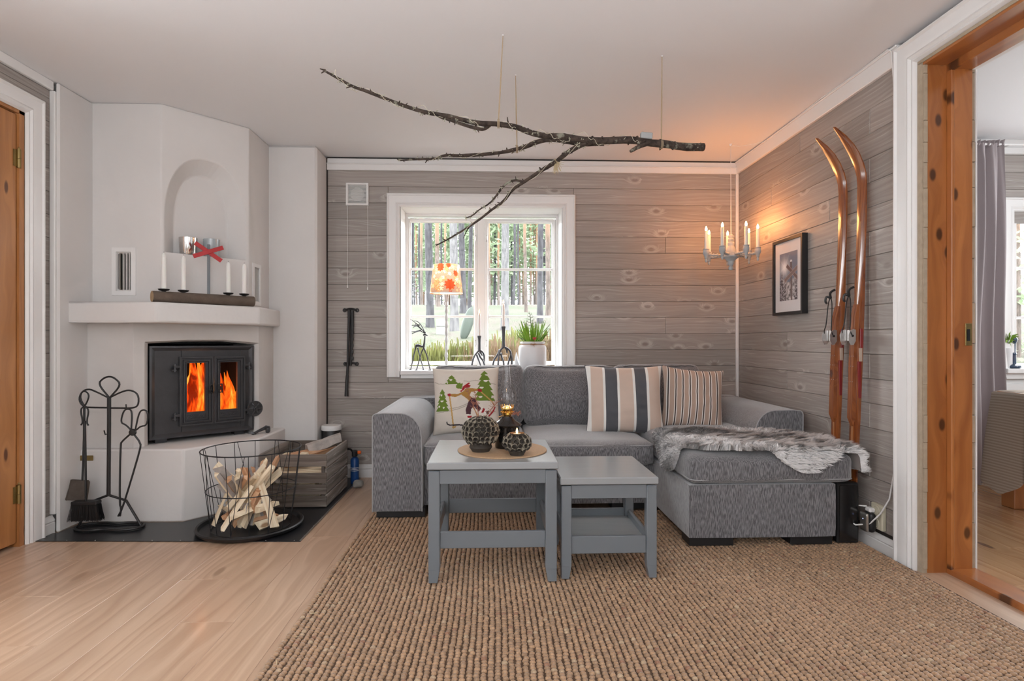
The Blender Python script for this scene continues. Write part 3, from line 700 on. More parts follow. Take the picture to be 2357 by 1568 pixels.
M['birch'] = wood('split birch', (.66, .50, .31), (.88, .78, .60), (.3, .15, .06), ua='z', va='x', K=60, kd=.9, rough=.7, ring=.3, tone=.2, bumpst=.4)
M['birchred'] = wood('split birch with red heart', (.42, .19, .09), (.66, .42, .25), (.3, .1, .04), ua='z', va='x', K=60, kd=.9, rough=.7, ring=.3, tone=.2, bumpst=.4)
def stick(p0, p1, w_, t_, kind, rnd, name='kindling_stick', label=None, cat='kindling', group=None, red=False, bark=False):
    p0, p1 = Vector(p0), Vector(p1); L_ = (p1-p0).length; b = B(); roll = rnd.uniform(0, 3.1); n_ = 5; vs = []
    sec = [(-.5, -.4), (.5, -.5), (.35, .5), (-.3, .45)] if kind != 2 else [(-.5, -.2), (0, -.6), (.5, -.2), (.3, .5), (-.35, .45)]
    m_ = len(sec)
    for i in range(n_):
        t = i/(n_-1); bend = math.sin(math.pi*t)*rnd.uniform(-.004, .004)
        tp = 1-.35*t*rnd.uniform(.6, 1.3) if kind == 0 else 1-.12*t
        for (a, c_) in sec: vs.append(Vector((a*w_*tp+bend+rnd.uniform(-.001, .001), c_*t_*tp+rnd.uniform(-.001, .001), L_*t+(rnd.uniform(-.02, .02) if i in (0, n_-1) else 0)*(a+.5))))
    fs = [(i*m_+k, i*m_+(k+1) % m_, (i+1)*m_+(k+1) % m_, (i+1)*m_+k) for i in range(n_-1) for k in range(m_)]; fs2 = [tuple(range(m_))[::-1], tuple((n_-1)*m_+k for k in range(m_))]
    for i, f in enumerate(fs): b.add([], []); b.f.append(f); b.mi.append(1 if (kind in (1, 2) and i % m_ in (0, ) or kind == 2 and i % m_ == 1) else 0)
    b.v = vs
    for f in fs2: b.f.append(f); b.mi.append(0)
    mats = [M['birchred'] if red else (M['bark'] if bark else M['birch']), M['bark']]
    o = b.build(name, mats); 
    # place: local z along p0->p1
    q = (p1-p0).normalized().to_track_quat('Z', 'Y').to_matrix().to_4x4() @ Matrix.Rotation(roll, 4, 'Z')
    loc0 = o.location.copy()
    o.matrix_world = Matrix.Translation(p0) @ q @ Matrix.Translation(loc0); W[o.name] = o.matrix_world.copy()
    tag(o, label, cat, group); return o
rnd = random.Random(11)

for k in range(44):
    a = 2*math.pi*k/44*5.1; r0 = rnd.uniform(.02, .13); r1 = rnd.uniform(.04, .19)
    if k < 9:  # lying at the bottom
        z0 = .03+.012*k; p0 = BC+Vector((r0*math.cos(a), r0*math.sin(a)-.08, z0)); p1 = p0+Vector((rnd.uniform(-.20, .20), rnd.uniform(.02, .14), rnd.uniform(0, .05)))
    else:
        p0 = BC+Vector((r0*math.cos(a), r0*math.sin(a)-.02, .03+.10*(k > 20))); p1 = BC+Vector((r1*math.cos(a+2.2), r1*math.sin(a+2.2), rnd.uniform(.22, .36)))
    for p_ in (p0, p1):
        d_ = p_-BC; d_.z = 0
        if d_.length > .178: d_ = d_.normalized()*.178; p_.x, p_.y = BC.x+d_.x, BC.y+d_.y
    kd_ = k % 3; red_ = k % 4 == 1
    nm_ = ('pale', 'bark-backed', 'bark-edged')[kd_] if not red_ else 'reddish'
    stick(p0, p1, rnd.uniform(.030, .066), rnd.uniform(.014, .032), kd_, rnd, red=red_, label=(f'{nm_} split birch stick lying low across the bottom of the wire basket' if k < 9 else f'{nm_} split birch stick standing upright in the wire basket'), group='kindling in the wire basket')
stick((-1.36, 2.92, .045), (-1.245, 3.0, .25), .03, .02, 1, rnd, label='long bark-backed birch stick leaning at the front of the wire basket', )
stick((-1.455, 3.03, .035), (-1.395, 3.05, .20), .036, .02, 0, rnd, label='pale split stick leaning at the left front of the wire basket')
stick((-1.13, 3.0, .035), (-1.24, 3.05, .31), .045, .02, 0, rnd, label='wide pale split stick leaning at the right front of the wire basket')

# ------------------------------------------------------------------ crate of firewood
M['oldwood'] = wood('weathered crate board', (.075, .058, .047), (.19, .155, .13), (.03, .02, .015), ua='x', va='z', K=26, kd=.8, rough=.85, streak=(.27, .235, .21), tone=.25, bumpst=.6)
M['oldwoody'] = wood('weathered crate side board', (.13, .11, .095), (.32, .28, .25), (.03, .02, .015), ua='y', va='z', K=26, kd=.8, rough=.85, streak=(.5, .46, .43), tone=.25, bumpst=.6)
cr = thing('wooden_crate', 'weathered slatted wooden crate of firewood behind the basket', 'crate', (-1.19, 3.68, .005))
X0, X1, YF, YK, ZT = -1.385, -.985, 3.43, 3.93, .325
for k, (z0, z1) in enumerate(((.008, .074), (.083, .142), (.151, .212), (.250, .322))):
    for yy in (YF, YK-.012):
        b = B(); b.box(X0, X1, yy, yy+.012, z0, z1, .002); b.build('front_board' if yy == YF else 'back_board', M['oldwood'], cr)
for k, (z0, z1) in enumerate(((.008, .08), (.086, .158), (.164, .236), (.242, .325))):
    for xx in (X0, X1-.013):
        b = B(); b.box(xx, xx+.013, YF+.013, YK-.013, z0, z1, .003); b.build('side_board', M['oldwoody'], cr)
for xx in (X0+.014, X1-.034):
    for yy in (YF+.013, YK-.033): b = B(); b.box(xx, xx+.02, yy, yy+.02, .012, .315, .002); b.build('corner_post', M['oldwood'], cr)
b = B(); b.box(X0+.014, X1-.014, YF+.014, YK-.014, .010, .018); b.build('bottom_board', M['oldwood'], cr)
for k in range(15):
    lay = k//5; z = .05+.062*lay; y0 = YF+.075+.085*(k % 5); x0 = rnd.uniform(X0+.05, X0+.09); x1 = rnd.uniform(X1-.10, X1-.05)
    stick((x0, y0+rnd.uniform(-.02, .02), z), (x1, y0+rnd.uniform(-.02, .02), z+rnd.uniform(-.01, .02)), .075, .055, 2 if k % 3 else 1, rnd, 'firewood_log', ('topmost' if lay == 2 else 'buried')+' split birch log lying in the weathered crate, '+('at its front' if k % 5 < 2 else 'towards its back'), 'firewood', 'firewood in the crate')
stick((-1.26, 3.55, .25), (-1.06, 3.86, .27), .085, .07, 1, rnd, 'firewood_log', 'reddish split log sloping near the right of the crate', 'firewood', red=True)
stick((-1.33, 3.70, .25), (-1.15, 3.60, .275), .06, .05, 1, rnd, 'firewood_log', 'short pale split log at the left top of the crate', 'firewood')
stick((-1.19, 3.72, .295), (-1.02, 3.86, .345), .085, .06, 2, rnd, 'firewood_log', 'curled piece of grey birch bark topping the crate pile', 'firewood', bark=True)
# canister behind the crate, lighter, stone
b = B(); b.lathe([(.0, .0), (.064, .0), (.066, .006), (.066, .365), (.064, .368), (0, .368)], (-1.128, 4.05, .006), 32, cap=False); cn = b.build('match_canister', M['black'])
tag(cn, 'black cylindrical canister with white lid behind the crate', 'canister')
b = B(); b.lathe([(0, .355), (.069, .355), (.070, .362), (.070, .382), (.066, .388), (0, .388)], (-1.128, 4.05, .02), 32, cap=False); b.build('lid', M['white'], cn)
M['blue'] = simple('blue plastic', (.01, .06, .22), .35); M['orange'] = simple('orange plastic', (.85, .14, .01), .4); M['grey'] = simple('grey stone', (.3, .29, .27), .8, var=.4, vs=20, bump=.5, bs=30)
gb = thing('gas_torch', 'blue gas canister with black and orange burner head', 'torch', (-.958, 4.02, 0))
b = B(); b.lathe([(.0, .0), (.027, 0), (.029, .008), (.029, .165), (.022, .178), (.012, .185), (0, .186)], (-.958, 4.02, .003), 24, cap=False); b.build('canister', M['blue'], gb)
b = B()
for z in (.09, .10, .11): b.lathe([(.0292, z), (.0295, z+.002), (.0292, z+.004)], (-.958, 4.02, .003), 24, cap=False)
b.build('label_lines', M['white'], gb)
b = B(); b.box(-.976, -.940, 4.0, 4.04, .188, .235, .008); b.tube([(-.968, 4.02, .22), (-.983, 4.0, .245), (-.998, 3.985, .25)], .007, 8); b.build('burner_head', M['black'], gb)
b = B(); b.lathe([(0, -.012), (.010, -.011), (.012, 0), (.010, .012), (0, .013)], (-.923, 4.005, .222), 14, rotm(0, R(90)), cap=False); b.build('knob', M['orange'], gb)
b = B(); b.rbox((-.905, 3.90, .03), (.075, .06, .05), .024, 6, fn=lambda q, p: q+Vector((mnoise.noise(q*40), mnoise.noise(q*37), mnoise.noise(q*31)))*.006)
tag(b.build('stone', M['grey']), 'small rough grey stone on the floor plate by the gas torch', 'stone')
b = B(); b.tube([(-1.585, 3.525, .413), (-1.57, 3.55, .425), (-1.545, 3.575, .437), (-1.52, 3.60, .447)], [.011, .009, .012, .016], 10); b.tube([(-1.585, 3.525, .41), (-1.60, 3.52, .417), (-1.595, 3.505, .42)], [.010, .012, .008], 10); b.tube([(-1.545, 3.58, .435), (-1.52, 3.575, .455), (-1.50, 3.585, .45)], [.006, .011, .008], 8); b.rbox((-1.515, 3.60, .43), (.03, .04, .05), .01, 3)
o_ = Vector((-1.55, 3.555, .405)); b.v = [(v-o_)*.85+Vector((-1.478, 3.70, .405)) for v in b.v]
tag(b.build('iron_lever', M['iron']), 'loose cast-iron lever with a ball end lying on the hearth ledge', 'lever')

# ------------------------------------------------------------------ on the mantel
def mp(t, off=0): # point along the mantel log line
    return Vector((-1.843, 3.155, 0)).lerp(Vector((-1.46, 3.54, 0)), t)+Vector((.707, -.707, 0))*off
lg = thing('advent_log', 'barked log candle holder with four iron drip cups on mantel', 'candle holder', (-1.65, 3.35, 1.21))
M['logbark'] = simple('dark log bark', (.115, .085, .065), .85, var=.5, vs=18, bump=.8, bs=35, bd=.004)
M['cutwood'] = simple('cut wood end', (.42, .29, .17), .8, var=.2, vs=40)
def up(p, z): return Vector((p.x, p.y, z))
b = B(); b.tube([up(mp(t), 1.2415) for t in (0, .2, .4, .6, .8, 1)], [.031, .0315, .031, .0315, .030, .031], 18); b.build('log', M['logbark'], lg)
b = B(); d_ = (mp(1)-mp(0)).normalized(); b.tube([up(mp(0)-d_*.001, 1.2415), up(mp(0)+d_*.002, 1.2415)], .0302, 18); b.tube([up(mp(1)-d_*.002, 1.2415), up(mp(1)+d_*.001, 1.2415)], .0302, 18); b.build('cut_end', M['cutwood'], lg)
names = ['leftmost', 'second from left', 'second from right', 'rightmost']
M['wax'] = simple('white wax', (.80, .79, .76), .45); M['wax'].node_tree.nodes['Principled BSDF'].inputs['Subsurface Weight'].default_value = .1
def candle(pos, h, r_, label, name='candle', lit=0, tip=True, n=14, mat='wax'):
    pr = [(0, 0), (r_, 0), (r_*.96, h*.9)]+([(r_*.85, h*.95), (r_*.3, h), (0, h)] if tip else [(r_*.96, h-.002), (r_*.85, h), (0, h-.001)])
    b = B(); b.lathe(pr, pos, n, cap=False); c = b.build(name, M[mat]); tag(c, label, 'candle')
    p = Vector(pos)+Vector((0, 0, h))
    b = B(); b.tube([p-Vector((0, 0, .004)), p+Vector((.0005, 0, .007))], .0009, 5); b.build('wick', M['black'], c)
    if lit:
        b = B(); b.lathe([(0, 0), (.0035, .004), (.0045, .009), (.003, .018), (.0008, .027), (0, .029)], p+Vector((0, 0, .003)), 10, cap=False); b.build('flame', M['candleflame'], c)
        L_ = bpy.data.lights.new('candle_glow', 'POINT'); L_.energy = lit; L_.color = (1, .45, .15); L_.shadow_soft_size = .02
        lo = bpy.data.objects.new('candle_glow', L_); lo.location = p+Vector((0, -.0, .04)); COL.objects.link(lo)
    return c
M['candleflame'] = simple('candle flame', (0, 0, 0), 1, emit=(1, .62, .22), es=9)
for i, (t, zt) in enumerate(((.105, 1.485), (.285, 1.48), (.73, 1.468), (.90, 1.468))):
    p = up(mp(t), 1.268)
    b = B(); b.lathe([(0, .0), (.010, 0), (.011, .006), (.024, .010), (.029, .016), (.028, .018), (.02, .012), (.009, .011), (0, .011)], p, 20, cap=False); b.build('drip_cup', M['black'], lg)
    candle(p+Vector((0, 0, .012)), zt-1.28, .0125, f'unlit white taper candle on the mantel log, {names[i]} of four')
M['red'] = simple('red painted wood', (.42, .008, .010), .5)
tp = mp(.53)
b = B(); b.box(tp.x-.008, tp.x+.008, tp.y-.005, tp.y+.005, 1.268, 1.56, .002); ps = b.build('cross_post', M['greyp'] if 'greyp' in M else M['nickel'], lg)
Xm = Matrix.Translation((tp.x, tp.y-.004, 1.515)) @ Matrix.Rotation(R(28), 4, 'Z')
for s_, dy in ((1, -.004), (-1, -.009)):
    b = B(); b.obox((0, dy, 0), (.165, .005, .024), rotm(0, R(35 if s_ > 0 else -22), 0), .001); b.xf(Xm); b.build('cross_slat', M['red'], lg, label='red slat of the cross marker')
gl = B(); gp = oa+ua*.155-na*.045
prg = [(0, .0), (.043, .0), (.0455, .004), (.050, .100), (.0485, .100), (.044, .008), (0, .008)]
gl.lathe(prg, (gp.x, gp.y, 1.509), 32, cap=False); M['mercury'] = simple('mirrored glass', (.75, .74, .73), .12, metal=1, var=.3, vs=25)
tag(gl.build('tealight_glass', M['mercury']), 'mirrored silver tealight glass standing in the arched niche', 'tealight glass')
gp = oa+ua*.285-na*.045; gl = B(); gl.lathe([(r_*.92, z*1.08) for r_, z in prg], (gp.x, gp.y, 1.509), 32, cap=False)
M['bluegrey'] = simple('blue grey enamelled glass', (.36, .40, .42), .12, coat=.5)
tag(gl.build('tealight_glass', M['bluegrey']), 'blue-grey tealight glass in the arched niche behind the red cross', 'tealight glass')
# ------------------------------------------------------------------ window wall fittings
vt = thing('air_vent', 'square white louvred air vent with two pull cords left of window', 'vent', (-.983, YB, 1.993))
b = B(); b.frame(-1.065, -.901, 1.992, 2.158, [(0, 0), (0, -.014), (.004, -.018), (.014, -.018), (.018, -.010), (.018, 0)], YB); b.build('frame', M['white'], vt)
for k in range(13):
    z = 2.016+k*.0098; b = B(); b.obox((-.983, YB-.010, z), (.130, .010, .0022), rotm(R(35))); b.build('slat', M['white'], vt)
b = B(); b.lathe([(.0, 0), (.048, 0), (.05, .002), (0, .002)], (-.983, YB-.003, 2.075), 28, rotm(R(90)), cap=False); b.build('duct_disc', M['whitemat'], vt)
M['duct'] = simple('dull grey', (.5, .5, .5), .6)
b = B(); b.box(-1.05, -.916, YB-.002, YB, 2.01, 2.142); b.build('vent_back', M['duct'], vt)
for x_, zb in ((-1.053, 1.40), (-.907, 1.385)):
    b = B(); b.tube([(x_, YB-.012, 1.993), (x_+.001, YB-.010, (1.993+zb)/2), (x_, YB-.010, zb+.01)], .0016, 6); c = b.build('pull_cord', M['white'], vt)
    b = B(); b.lathe([(.0, .012), (.0035, .010), (.0055, -.008), (.0045, -.012), (0, -.012)], (x_, YB-.010, zb), 10, cap=False); b.build('cord_knob', M['white'], c)
bp = thing('blow_poke', 'long black iron fire blow pipe hung upright beside the window', 'fire blower', (-1.03, YB-.02, .60))
b = B(); b.tube([(-1.035, YB-.03, 1.225), (-1.037, YB-.032, 1.15), (-1.043, YB-.03, 1.0), (-1.046, YB-.028, .86), (-1.05, YB-.03, .75)], [.014, .010, .009, .009, .009], 10); b.tube([(-1.050, YB-.03, .752), (-1.052, YB-.03, .72), (-1.055, YB-.03, .65), (-1.056, YB-.03, .597)], [.010, .012, .012, .015], 12); b.build('pipe', M['black'], bp)
b = B(); b.tube([(-1.02, YB-.022, 1.22), (-1.018, YB-.022, 1.1), (-1.022, YB-.022, .95), (-1.030, YB-.022, .82)], [.016, .013, .011, .010], 8)
for k in range(7): b.rbox((-1.016+.002*math.sin(k), YB-.022, 1.16-.048*k), (.020, .016, .030), .006, 3)
b.build('leather_sleeve', M['black'], bp)
for zz, xs in ((1.225, (-1.075, -.985)), (.832, (-1.07, -.988))):
    b = B(); b.tube(rnd_path([(xs[0], YB-.006, zz), (-1.03, YB-.018, zz+.012), (xs[1], YB-.006, zz)]), .008, 8)
    for x_ in xs: b.tube([(x_+.011*math.cos(a), YB-.006, zz+.011*math.sin(a)) for a in [k*math.pi/6 for k in range(12)]], .0045, 6, closed=True)
    b.build('bracket', M['black'], bp)

# ------------------------------------------------------------------ on the window sill
SZ = .783
dr = thing('deer_figurine', 'dark metal deer with branching antlers at left end of window sill', 'figurine', (-.60, 4.24, SZ))
def WS(px, py, y=4.235, ox=880, oy=580, sc=5.225): return el_(ox+px/sc, oy+py/sc, y)
M['bronze'] = simple('dark patinated metal', (.085, .085, .092), .45, metal=.5, var=.3, vs=40, bump=.3, bs=60)
def rod(pts, r_, y, name='part', par=None, mat='bronze', ys=None, **k):
    P_ = [WS(a, c_, (ys[i] if ys else y), **k) for i, (a, c_) in enumerate(pts)]; b = B(); b.tube(rnd_path(P_, 1), r_ if not isinstance(r_, (list, tuple)) else r_[0], 7); return b.build(name, M[mat], par)
b = B(); b.tube([WS(393, 1150, 4.24), WS(415, 1125, 4.24), WS(440, 1125, 4.24), WS(470, 1138, 4.24), WS(500, 1140, 4.24)], [.006, .012, .011, .009, .007], 8); b.build('body', M['bronze'], dr)
b = B(); b.tube([WS(495, 1150, 4.24), WS(506, 1090, 4.24), WS(512, 1010, 4.24)], [.009, .0065, .005], 8); b.tube([WS(490, 1000, 4.24), WS(515, 992, 4.24), WS(546, 1008, 4.24)], [.005, .0075, .003], 8); b.build('neck_and_head', M['bronze'], dr)
for i, (q, yy) in enumerate((([(405, 1135), (385, 1220), (342, 1388)], 4.262), ([(500, 1150), (470, 1210), (412, 1390)], 4.222), ([(425, 1150), (450, 1250), (495, 1385)], 4.258), ([(495, 1145), (535, 1240), (575, 1388)], 4.215))):
    b = B(); b.tube([WS(*q[0], 4.24), WS(*q[1], yy), up(WS(*q[2], yy), SZ+.004)], [.0065, .0045, .004], 7); f_ = up(WS(*q[2], yy), SZ+.003); b.obox(f_+Vector((-.003, -.003, 0)), (.022, .012, .005), None, .002); b.build('leg', M['bronze'], dr)
for q in ([(520, 975), (470, 930), (430, 885), (385, 840), (340, 812)], [(515, 985), (490, 920), (460, 870), (430, 840), (385, 825)], [(475, 935), (440, 905), (400, 880), (352, 885)], [(455, 880), (430, 878), (405, 860), (390, 900)], [(505, 975), (460, 950), (420, 958), (350, 985)], [(430, 885), (410, 890), (375, 905)], [(465, 940), (410, 955), (350, 962)]):
    b = B(); b.tube([WS(a, c_, 4.24+.02*math.sin(a)) for a, c_ in q], [.0045-.0006*i for i in range(len(q))], 6); b.build('antler', M['bronze'], dr)

def WL(px, py, y=4.25): return WS(px, py, y)
LY = 4.285
lx = WL(770, 1380, LY).x
lp = thing('table_lamp', 'table lamp with floral fabric shade on a slim turned stem', 'lamp', (lx, LY, SZ))
b = B(); b.lathe([(0, 0), (.078, 0), (.078, .006), (.04, .016), (.018, .03), (0, .031)], (lx, LY, SZ), 28, cap=False); b.build('base', M['white'], lp)
M['stem'] = simple('silver white stem', (.55, .54, .53), .35, metal=.4)
pr = [(.010, .02)]
for k in range(8): z = .03+k*.056; pr += [(.0075, z), (.0115, z+.012), (.0125, z+.026), (.0095, z+.044)]
pr += [(.008, .475), (.016, .478), (.016, .484), (.009, .488), (.009, .508), (.013, .511), (.014, .52), (.018, .565), (.01, .57), (0, .57)]
b = B(); b.lathe(pr, (lx, LY, SZ), 16, cap=False); b.build('stem', M['stem'], lp)
nu, nv = 200, 70; h0, h1 = 1.355, 1.570; r0_, r1_ = .145, .116
rr_ = random.Random(9); blobs = [(rr_.uniform(0, 6.28), rr_.uniform(h0, h1), rr_.uniform(.010, .024), rr_.choice([0, 0, 1, 1, 2])) for _ in range(150)]
reds = [(5.02, 1.415, .036), (4.35, 1.545, .030), (4.95, 1.56, .018), (5.5, 1.50, .022), (1.5, 1.42, .03), (3.0, 1.47, .028), (5.05, 1.347, .02)]
def shade_col(a, z):
    c = (.52, .36, .28); rr = .108
    for (ba, bz, br_, k) in blobs:
        da = ((a-ba+math.pi) % (2*math.pi)-math.pi)*rr; d = math.hypot(da, z-bz)/br_; w = d+.25*math.sin(7*math.atan2(z-bz, da+1e-6)+ba*5)
        if w < .85: c = ((.95, .84, .62), (.78, .42, .20), (.88, .62, .38))[k]
        elif w < 1.0: c = (.45, .22, .10)
    for ba, bz, br_ in reds:
        da = ((a-ba+math.pi) % (2*math.pi)-math.pi)*rr; d = math.hypot(da, (z-bz)*.9)/br_; w = d+.14*math.sin(9*math.atan2(z-bz, da+1e-6))
        if w < .95: c = (.62, .10, .035) if (da*400) % 3 > .6 else (.45, .06, .02)
    return c
b = B(); b.grid(lambda u, v: Vector((lx+(r0_+(r1_-r0_)*v)*.85*math.cos(u*2*math.pi), LY+(r0_+(r1_-r0_)*v)*.85*math.sin(u*2*math.pi), h0+(h1-h0)*v)), nu, nv, wu=True)
cols = [shade_col(2*math.pi*i/nu, h0+(h1-h0)*j/(nv-1))+(1,) for i in range(nu) for j in range(nv)]
m, n, l, p = newmat('floral shade'); g = G(n, l); c = g.attr(); l.new(c, p.inputs['Base Color']); p.inputs['Roughness'].default_value = .9
tl = n.new('ShaderNodeBsdfTranslucent'); l.new(c, tl.inputs[0]); mx = n.new('ShaderNodeMixShader'); mx.inputs[0].default_value = .55
l.new(p.outputs[0], mx.inputs[1]); l.new(tl.outputs[0], mx.inputs[2]); l.new(mx.outputs[0], n['Material Output'].inputs[0]); M['shade'] = m
sd = b.build('lamp_shade', M['shade'], lp, colors=cols, sharp=80)
b = B(); b.lathe([(r0_*.852, h0-.001), (r0_*.86, h0+.003), (r0_*.852, h0+.005)], (lx, LY, 0), 48, cap=False); b.build('shade_rim', M['white'], sd)
b = B(); b.lathe([(0, 1.372), (.012, 1.375), (.026, 1.41), (.028, 1.43), (.018, 1.455), (0, 1.46)], (lx, LY, 0), 18, cap=False); M['bulb'] = simple('lit bulb', (1, 1, 1), .5, emit=(1, .72, .42), es=5); b.build('bulb', M['bulb'], lp)
L_ = bpy.data.lights.new('lamp_bulb', 'POINT'); L_.energy = .5; L_.color = (1, .72, .45); L_.shadow_soft_size = .03; lo = bpy.data.objects.new('lamp_bulb', L_); lo.location = (lx, LY, 1.48); COL.objects.link(lo)
def antlerstick(px, top_py, cup_py, legs, cx_label, y=4.235, clabel='', s=1.0, sc=6.532, ox=1100, oy=640):
    Q = lambda a, c_, yy=y: el_(ox+a/sc, oy+c_/sc, yy)
    c0 = Q(px, cup_py); rt = thing('candlestick', cx_label, 'candlestick', (c0.x, y, SZ))
    fk = Q(*legs[0][0]); k_ = s
    b = B(); b.tube([c0+Vector((0, 0, .0)), c0+Vector((0, 0, -.006)), c0+Vector((0, 0, -.02)), c0.lerp(fk, .5), fk], [.0165*k_, .0165*k_, .0125*k_, .011*k_, .0125*k_], 12); b.lathe([(.012*k_, .001), (.017*k_, .003), (.0175*k_, -.003), (.012*k_, -.008)], c0, 14, cap=False); b.build('stem', M['bronze'], rt)
    for i, lg_ in enumerate(legs):
        yy = (y-.028, y+.028, y-.012, y+.035, y-.03)[i % 5]; P_ = [Q(*lg_[0])]+[Q(*q, y+(yy-y)*(j+1)/len(lg_)) for j, q in enumerate(lg_[1:])]
        if lg_[-1][1] > 1240: P_[-1].z = SZ+.004
        P_ = rnd_path(P_, 2); b = B(); b.tube(P_, [(.0088-.0035*j/len(P_))*k_ for j in range(len(P_))], 8); b.build('root_leg', M['bronze'], rt)
    cd_ = candle(c0+Vector((0, 0, -.002)), Q(px, top_py).z-c0.z, .0105, clabel, lit=.12)
antlerstick(385, 385, 735, [[(385, 1040), (330, 1090), (310, 1200), (300, 1300)], [(330, 1080), (290, 1170), (240, 1230), (215, 1308)], [(400, 1040), (470, 1075), (505, 1140), (470, 1220), (437, 1295)], [(345, 1130), (360, 1200), (385, 1240), (392, 1300)], [(495, 1150), (512, 1210), (505, 1290)], [(420, 1050), (437, 1090), (438, 1130)]], 'tall root-shaped dark metal candlestick left of the plant pot', clabel='lit white taper in the tall root-shaped candlestick')
antlerstick(22, 530, 875, [[(22, 1085), (-20, 1130), (-60, 1180), (-110, 1320)], [(25, 1085), (80, 1120), (95, 1180), (90, 1260), (118, 1320)], [(10, 1130), (40, 1200), (85, 1250), (110, 1322)], [(-20, 1150), (10, 1230), (65, 1325)], [(-55, 1180), (-85, 1250), (-90, 1322)], [(30, 1110), (50, 1140), (65, 1165)]], 'smaller root-shaped dark metal candlestick in the middle of window sill', clabel='lit white taper in the smaller root-shaped candlestick', s=.85)
# plant pot
c0 = el_(1100+820/6.532, 850, 4.235); PX = c0.x
pt = thing('plant_pot', 'white ceramic jar planted with green sprigs and a red heart pick', 'plant', (PX, 4.235, SZ))
M['cer'] = simple('white matt ceramic', (.72, .72, .73), .45)
b = B(); b.lathe([(0, 0), (.100, 0), (.104, .006), (.104, .165), (.098, .18), (.088, .187), (.086, .192), (.092, .200), (.092, .210), (.084, .212), (.082, .19), (0, .188)], (PX, 4.235, SZ), 40, cap=False); b.build('pot', M['cer'], pt)
M['twine'] = simple('brown twine', (.45, .25, .13), .9)
b = B(); b.tube([(PX+.089*math.cos(a), 4.235+.089*math.sin(a), SZ+.192) for a in [k*math.pi/16 for k in range(32)]], .002, 6, closed=True)
for s_ in (-1, 1): b.tube([(PX, 4.143, SZ+.192), (PX+s_*.02, 4.138, SZ+.20), (PX+s_*.022, 4.138, SZ+.188), (PX, 4.142, SZ+.19), (PX+s_*.012, 4.137, SZ+.165)], .0016, 5)
b.build('twine_bow', M['twine'], pt)
M['leafg'] = simple('bright green needle', (.22, .38, .04), .5, var=.5, vs=30); M['twig'] = simple('dark green twig', (.07, .09, .035), .7)
rg = random.Random(21)
for k in range(90):
    a = rg.uniform(0, 6.283); r_ = rg.uniform(.01, .06); rr2 = r_+rg.uniform(.03, .095); h = rg.uniform(.07, .175); b = B()
    p0 = Vector((PX+r_*math.cos(a), 4.235+r_*math.sin(a)*.8, SZ+.19)); p1 = Vector((PX+rr2*math.cos(a), 4.235+rr2*math.sin(a)*.8, SZ+.20+h)); mid_ = (p0+p1)/2+Vector((math.cos(a), math.sin(a), 0))*.006
    w_ = Vector((-math.sin(a+.9), math.cos(a+.9), 0))*.0058; vs = []
    for t, q in ((0, .5), (.35, 1), (.7, .9), (1, .08)):
        c_ = p0.lerp(mid_, t*2) if t < .5 else mid_.lerp(p1, t*2-1); nn = Vector((math.cos(a), math.sin(a), 0))*.0012; vs += [c_-w_*q, c_+nn, c_+w_*q, c_-nn]
    fs = [(i*4+j, i*4+(j+1) % 4, i*4+4+(j+1) % 4, i*4+4+j) for i in range(3) for j in range(4)]+[(3, 2, 1, 0), (12, 13, 14, 15)]
    b.add(vs, fs); b.build('leaf', M['leafg'], pt, recalc=False)
b = B(); T0 = Vector((PX, 4.225, SZ+.18)); TT = Vector((PX-.022, 4.225, SZ+.435)); b.tube([T0, T0.lerp(TT, .5)+Vector((.004, 0, 0)), TT], [.004, .003, .0016], 6)
for k in range(15):
    t = .32+.045*k; c_ = T0.lerp(TT, t); L2 = .075*(1.15-t); s_ = 1 if k % 2 else -1; e_ = c_+Vector((s_*L2, rg.uniform(-.03, .03), L2*.45)); b.tube([c_, c_.lerp(e_, .5)+Vector((0, 0, -.004)), e_], [.0022, .0018, .0012], 5)
    b.tube([c_.lerp(e_, .5), c_.lerp(e_, .8)+Vector((0, 0, .012))], .0008, 4)
for q in (((-.10, .30)), ((.12, .27)), ((-.12, .25)), ((.13, .34)), ((.14, .22)), (-.07, .36)):
    e_ = Vector((PX+q[0], 4.21, SZ+q[1])); b.tube([T0, T0.lerp(e_, .5)+Vector((0, 0, .01)), e_], [.0026, .0022, .0014], 5)
    for t in (.5, .65, .8): c_ = T0.lerp(e_, t); b.tube([c_, c_+Vector((q[0]*.15, 0, .03))], .001, 4); b.tube([c_, c_+Vector((q[0]*.3, 0, -.004))], .001, 4)
b.build('fir_twigs', M['twig'], pt, kind='stuff')
b = B(); hs = []
for k in range(24):
    a = 2*math.pi*k/24; hs.append((16*math.sin(a)**3*.0009, (13*math.cos(a)-5*math.cos(2*a)-2*math.cos(3*a)-math.cos(4*a))*.0009))
b.prism(hs, -.002, .002, Matrix.Translation((PX+.008, 4.13, SZ+.235)) @ Matrix.Rotation(R(90), 4, 'X')); b.build('red_heart', M['red'], pt)
b = B(); b.tube([(PX+.005, 4.135, SZ+.17), (PX+.006, 4.134, SZ+.225)], .001, 5); b.build('pick_stem', M['twine'], pt)
b = B(); b.lathe([(0, 0), (.024, 0), (.016, .05), (.006, .115), (0, .135)], (PX-.118, 4.27, SZ), 18, cap=False); tag(b.build('cone_ornament', M['cer']), 'slim white cone ornament between the candlestick and the plant jar', 'ornament')

